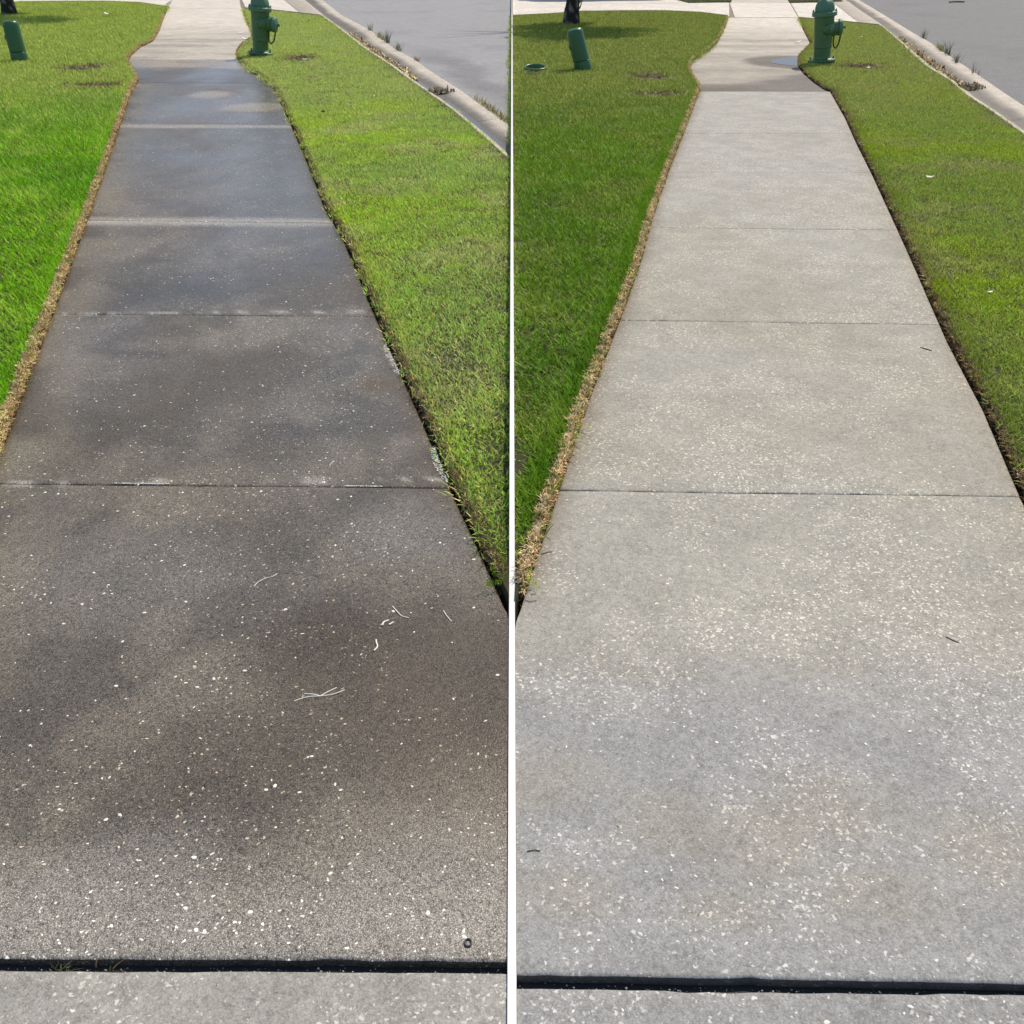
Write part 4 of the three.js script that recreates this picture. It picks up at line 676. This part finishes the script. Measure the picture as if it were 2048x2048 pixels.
foam('thin white foam lying in the nearest joint line, right part', [[-0.55, 2.915], [-0.43, 2.912]], 0.004, 505, 110);
const rootMat = plain('pale root', 0.85, 0.82, 0.72, 0.6);
function strand(name, label, cat, paths, r, mat, y = r * 0.55) { const gs = paths.map((p) => new THREE.TubeGeometry(new THREE.CatmullRomCurve3(p.map(([x, d], i) => new THREE.Vector3(x, y + (i % 2) * 0.0006, -d))), p.length * 6, r * 0.75, 6, false)); tag(top(name, mergeGeometries(gs), mat), label, cat); }
strand('root_strand', 'pale curved root strand lying highest on the nearest wet slab', 'root', [[[-0.722, 2.33], [-0.715, 2.35], [-0.7, 2.368], [-0.678, 2.38], [-0.67, 2.395]]], 0.0016, rootMat);
strand('root_strand', 'pale bent root strand near the turf edge above two crumbs', 'root', [[[-0.325, 2.235], [-0.31, 2.21], [-0.295, 2.19], [-0.275, 2.18]]], 0.002, rootMat);
strand('root_strand', 'short thick pale root curl beneath the bent strand', 'root', [[[-0.343, 2.147], [-0.34, 2.16], [-0.328, 2.17]], [[-0.325, 2.15], [-0.315, 2.16]]], 0.0034, rootMat);
strand('root_strand', 'pale root hook below the short thick curl', 'root', [[[-0.352, 2.04], [-0.345, 2.055], [-0.35, 2.075], [-0.352, 2.085]]], 0.003, rootMat);
strand('root_strand', 'largest pale branched root strand, lowest on the wet slab', 'root', [[[-0.52, 1.848], [-0.49, 1.862], [-0.46, 1.866], [-0.43, 1.872], [-0.405, 1.888]], [[-0.46, 1.866], [-0.445, 1.88], [-0.425, 1.897]], [[-0.5, 1.875], [-0.475, 1.871], [-0.46, 1.866]]], 0.0018, rootMat);
strand('root_strand', 'pale straight root strand close to the near turf corner', 'root', [[[-0.185, 2.215], [-0.175, 2.19], [-0.16, 2.165]]], 0.0018, rootMat);
const twigMat = plain('dark twig', 0.05, 0.045, 0.035, 0.8);
strand('twig', 'dark straight twig near the lower corner of the clean sidewalk', 'twig', [[[0.03, 1.397], [0.045, 1.4], [0.056, 1.398]]], 0.0012, twigMat);
strand('twig', 'small dark twig far right on the clean nearest slab', 'twig', [[[1.128, 2.1], [1.14, 2.085], [1.152, 2.075]]], 0.0016, twigMat);
strand('twig', 'dark twig at the shaded right side between two joints', 'twig', [[[1.79, 4.175], [1.81, 4.15], [1.825, 4.135]]], 0.0025, twigMat);
strand('twig', 'thin dark twig sticking out of the golden thatch onto concrete', 'twig', [[[0.085, 2.495], [0.1, 2.503], [0.118, 2.51]]], 0.0016, twigMat, 0.002);
strand('twig', 'curved dark fibre below the other twig by the golden thatch', 'twig', [[[0.035, 2.262], [0.05, 2.255], [0.068, 2.262]]], 0.0011, twigMat, 0.002);
strand('twig', 'flat dark stick lying out on the darker road', 'twig', [[[10.4, 26.8], [10.6, 26.95], [10.8, 26.9]]], 0.02, twigMat, 0.015);
{ const g = new THREE.TorusGeometry(0.0062, 0.0017, 8, 24).rotateX(Math.PI / 2).scale(1, 1, 1.25); const m = top('rubber_ring', g, plain('black rubber', 0.012, 0.014, 0.02, 0.4)); m.position.set(-0.08, 0.0018, -1.187); tag(m, 'tiny black ring lying on the wet slab near the gap', 'ring'); }
function grit(label, x0, x1, d0, d1, seed) { // loose grains fallen on the sunk joint strip
  const g = group('gap_grit'); tag(g, label, 'grit', null, 'stuff');
  const rng = rngOf(seed), q = new THREE.IcosahedronGeometry(0.0022, 0), spots = []; q.setAttribute('color', new THREE.Float32BufferAttribute(new Array(q.attributes.position.count * 3).fill(1), 3));
  for (let i = 0; i < 260; i++) { const t = rng(), b = 0.2 + 0.5 * rng() * rng(); spots.push([lerp(x0, x1, t), -0.0215, -(lerp(d0, d1, t) + 0.012 * (rng() + rng() - 1)), rng() * 6, 0.35 + 0.9 * Math.pow(rng(), 3), b, b * 0.95, b * 0.86]); }
  scatter(g, 'grain', [q], strawMat, spots);
}
grit('loose grains lying in the gap across the wet sidewalk', -1.0, -0.012, 1.147, 1.14, 701);
grit('loose grains lying in the gap across the clean sidewalk', 0.012, 1.1, 1.112, 1.09, 702);
// larger shell chips standing proud of the concrete
function chips(label, xl, xr, d0, d1, n, seed, big) {
  const g = group('shell_chips'); tag(g, label, 'shell chips', null, 'stuff');
  const rng = rngOf(seed), geos = [1, 2, 3].map((k) => { const q = new THREE.IcosahedronGeometry(0.005, 1), p = q.attributes.position; for (let i = 0; i < p.count; i++) { const f = 1 + 0.35 * noise(p.getX(i) * 300, p.getZ(i) * 300 + k * 9, p.getY(i) * 300); p.setXYZ(i, p.getX(i) * f * 1.3, p.getY(i) * 0.25, p.getZ(i) * f * (0.35 + 0.2 * k)); } q.setAttribute('color', new THREE.Float32BufferAttribute(new Array(p.count * 3).fill(1), 3)); q.computeVertexNormals(); return q; }), spots = [];
  for (let i = 0; i < n; i++) { const d = d0 + (d1 - d0) * Math.pow(rng(), 1.4), x = lerp(xl(d) + 0.02, xr(d) - 0.02, rng()), b = 0.75 + 0.2 * rng(); if (Math.abs(d - 1.13) < 0.04) continue; spots.push([x, 0.0003, -d, rng() * 6.3, 0.4 + big * Math.pow(rng(), 3), b, b * 0.97, b * 0.88]); }
  scatter(g, 'chip', geos, strawMat, spots);
}
chips('white shell chips scattered over the wet slabs', at.wl, at.wr, 1.2, 12, 1700, 601, 0.5);
chips('white shell chips exposed in the nearest clean slabs', at.dl, at.dr, 0.8, 3.5, 420, 602, 0.45);


renderer.render(scene, camera);
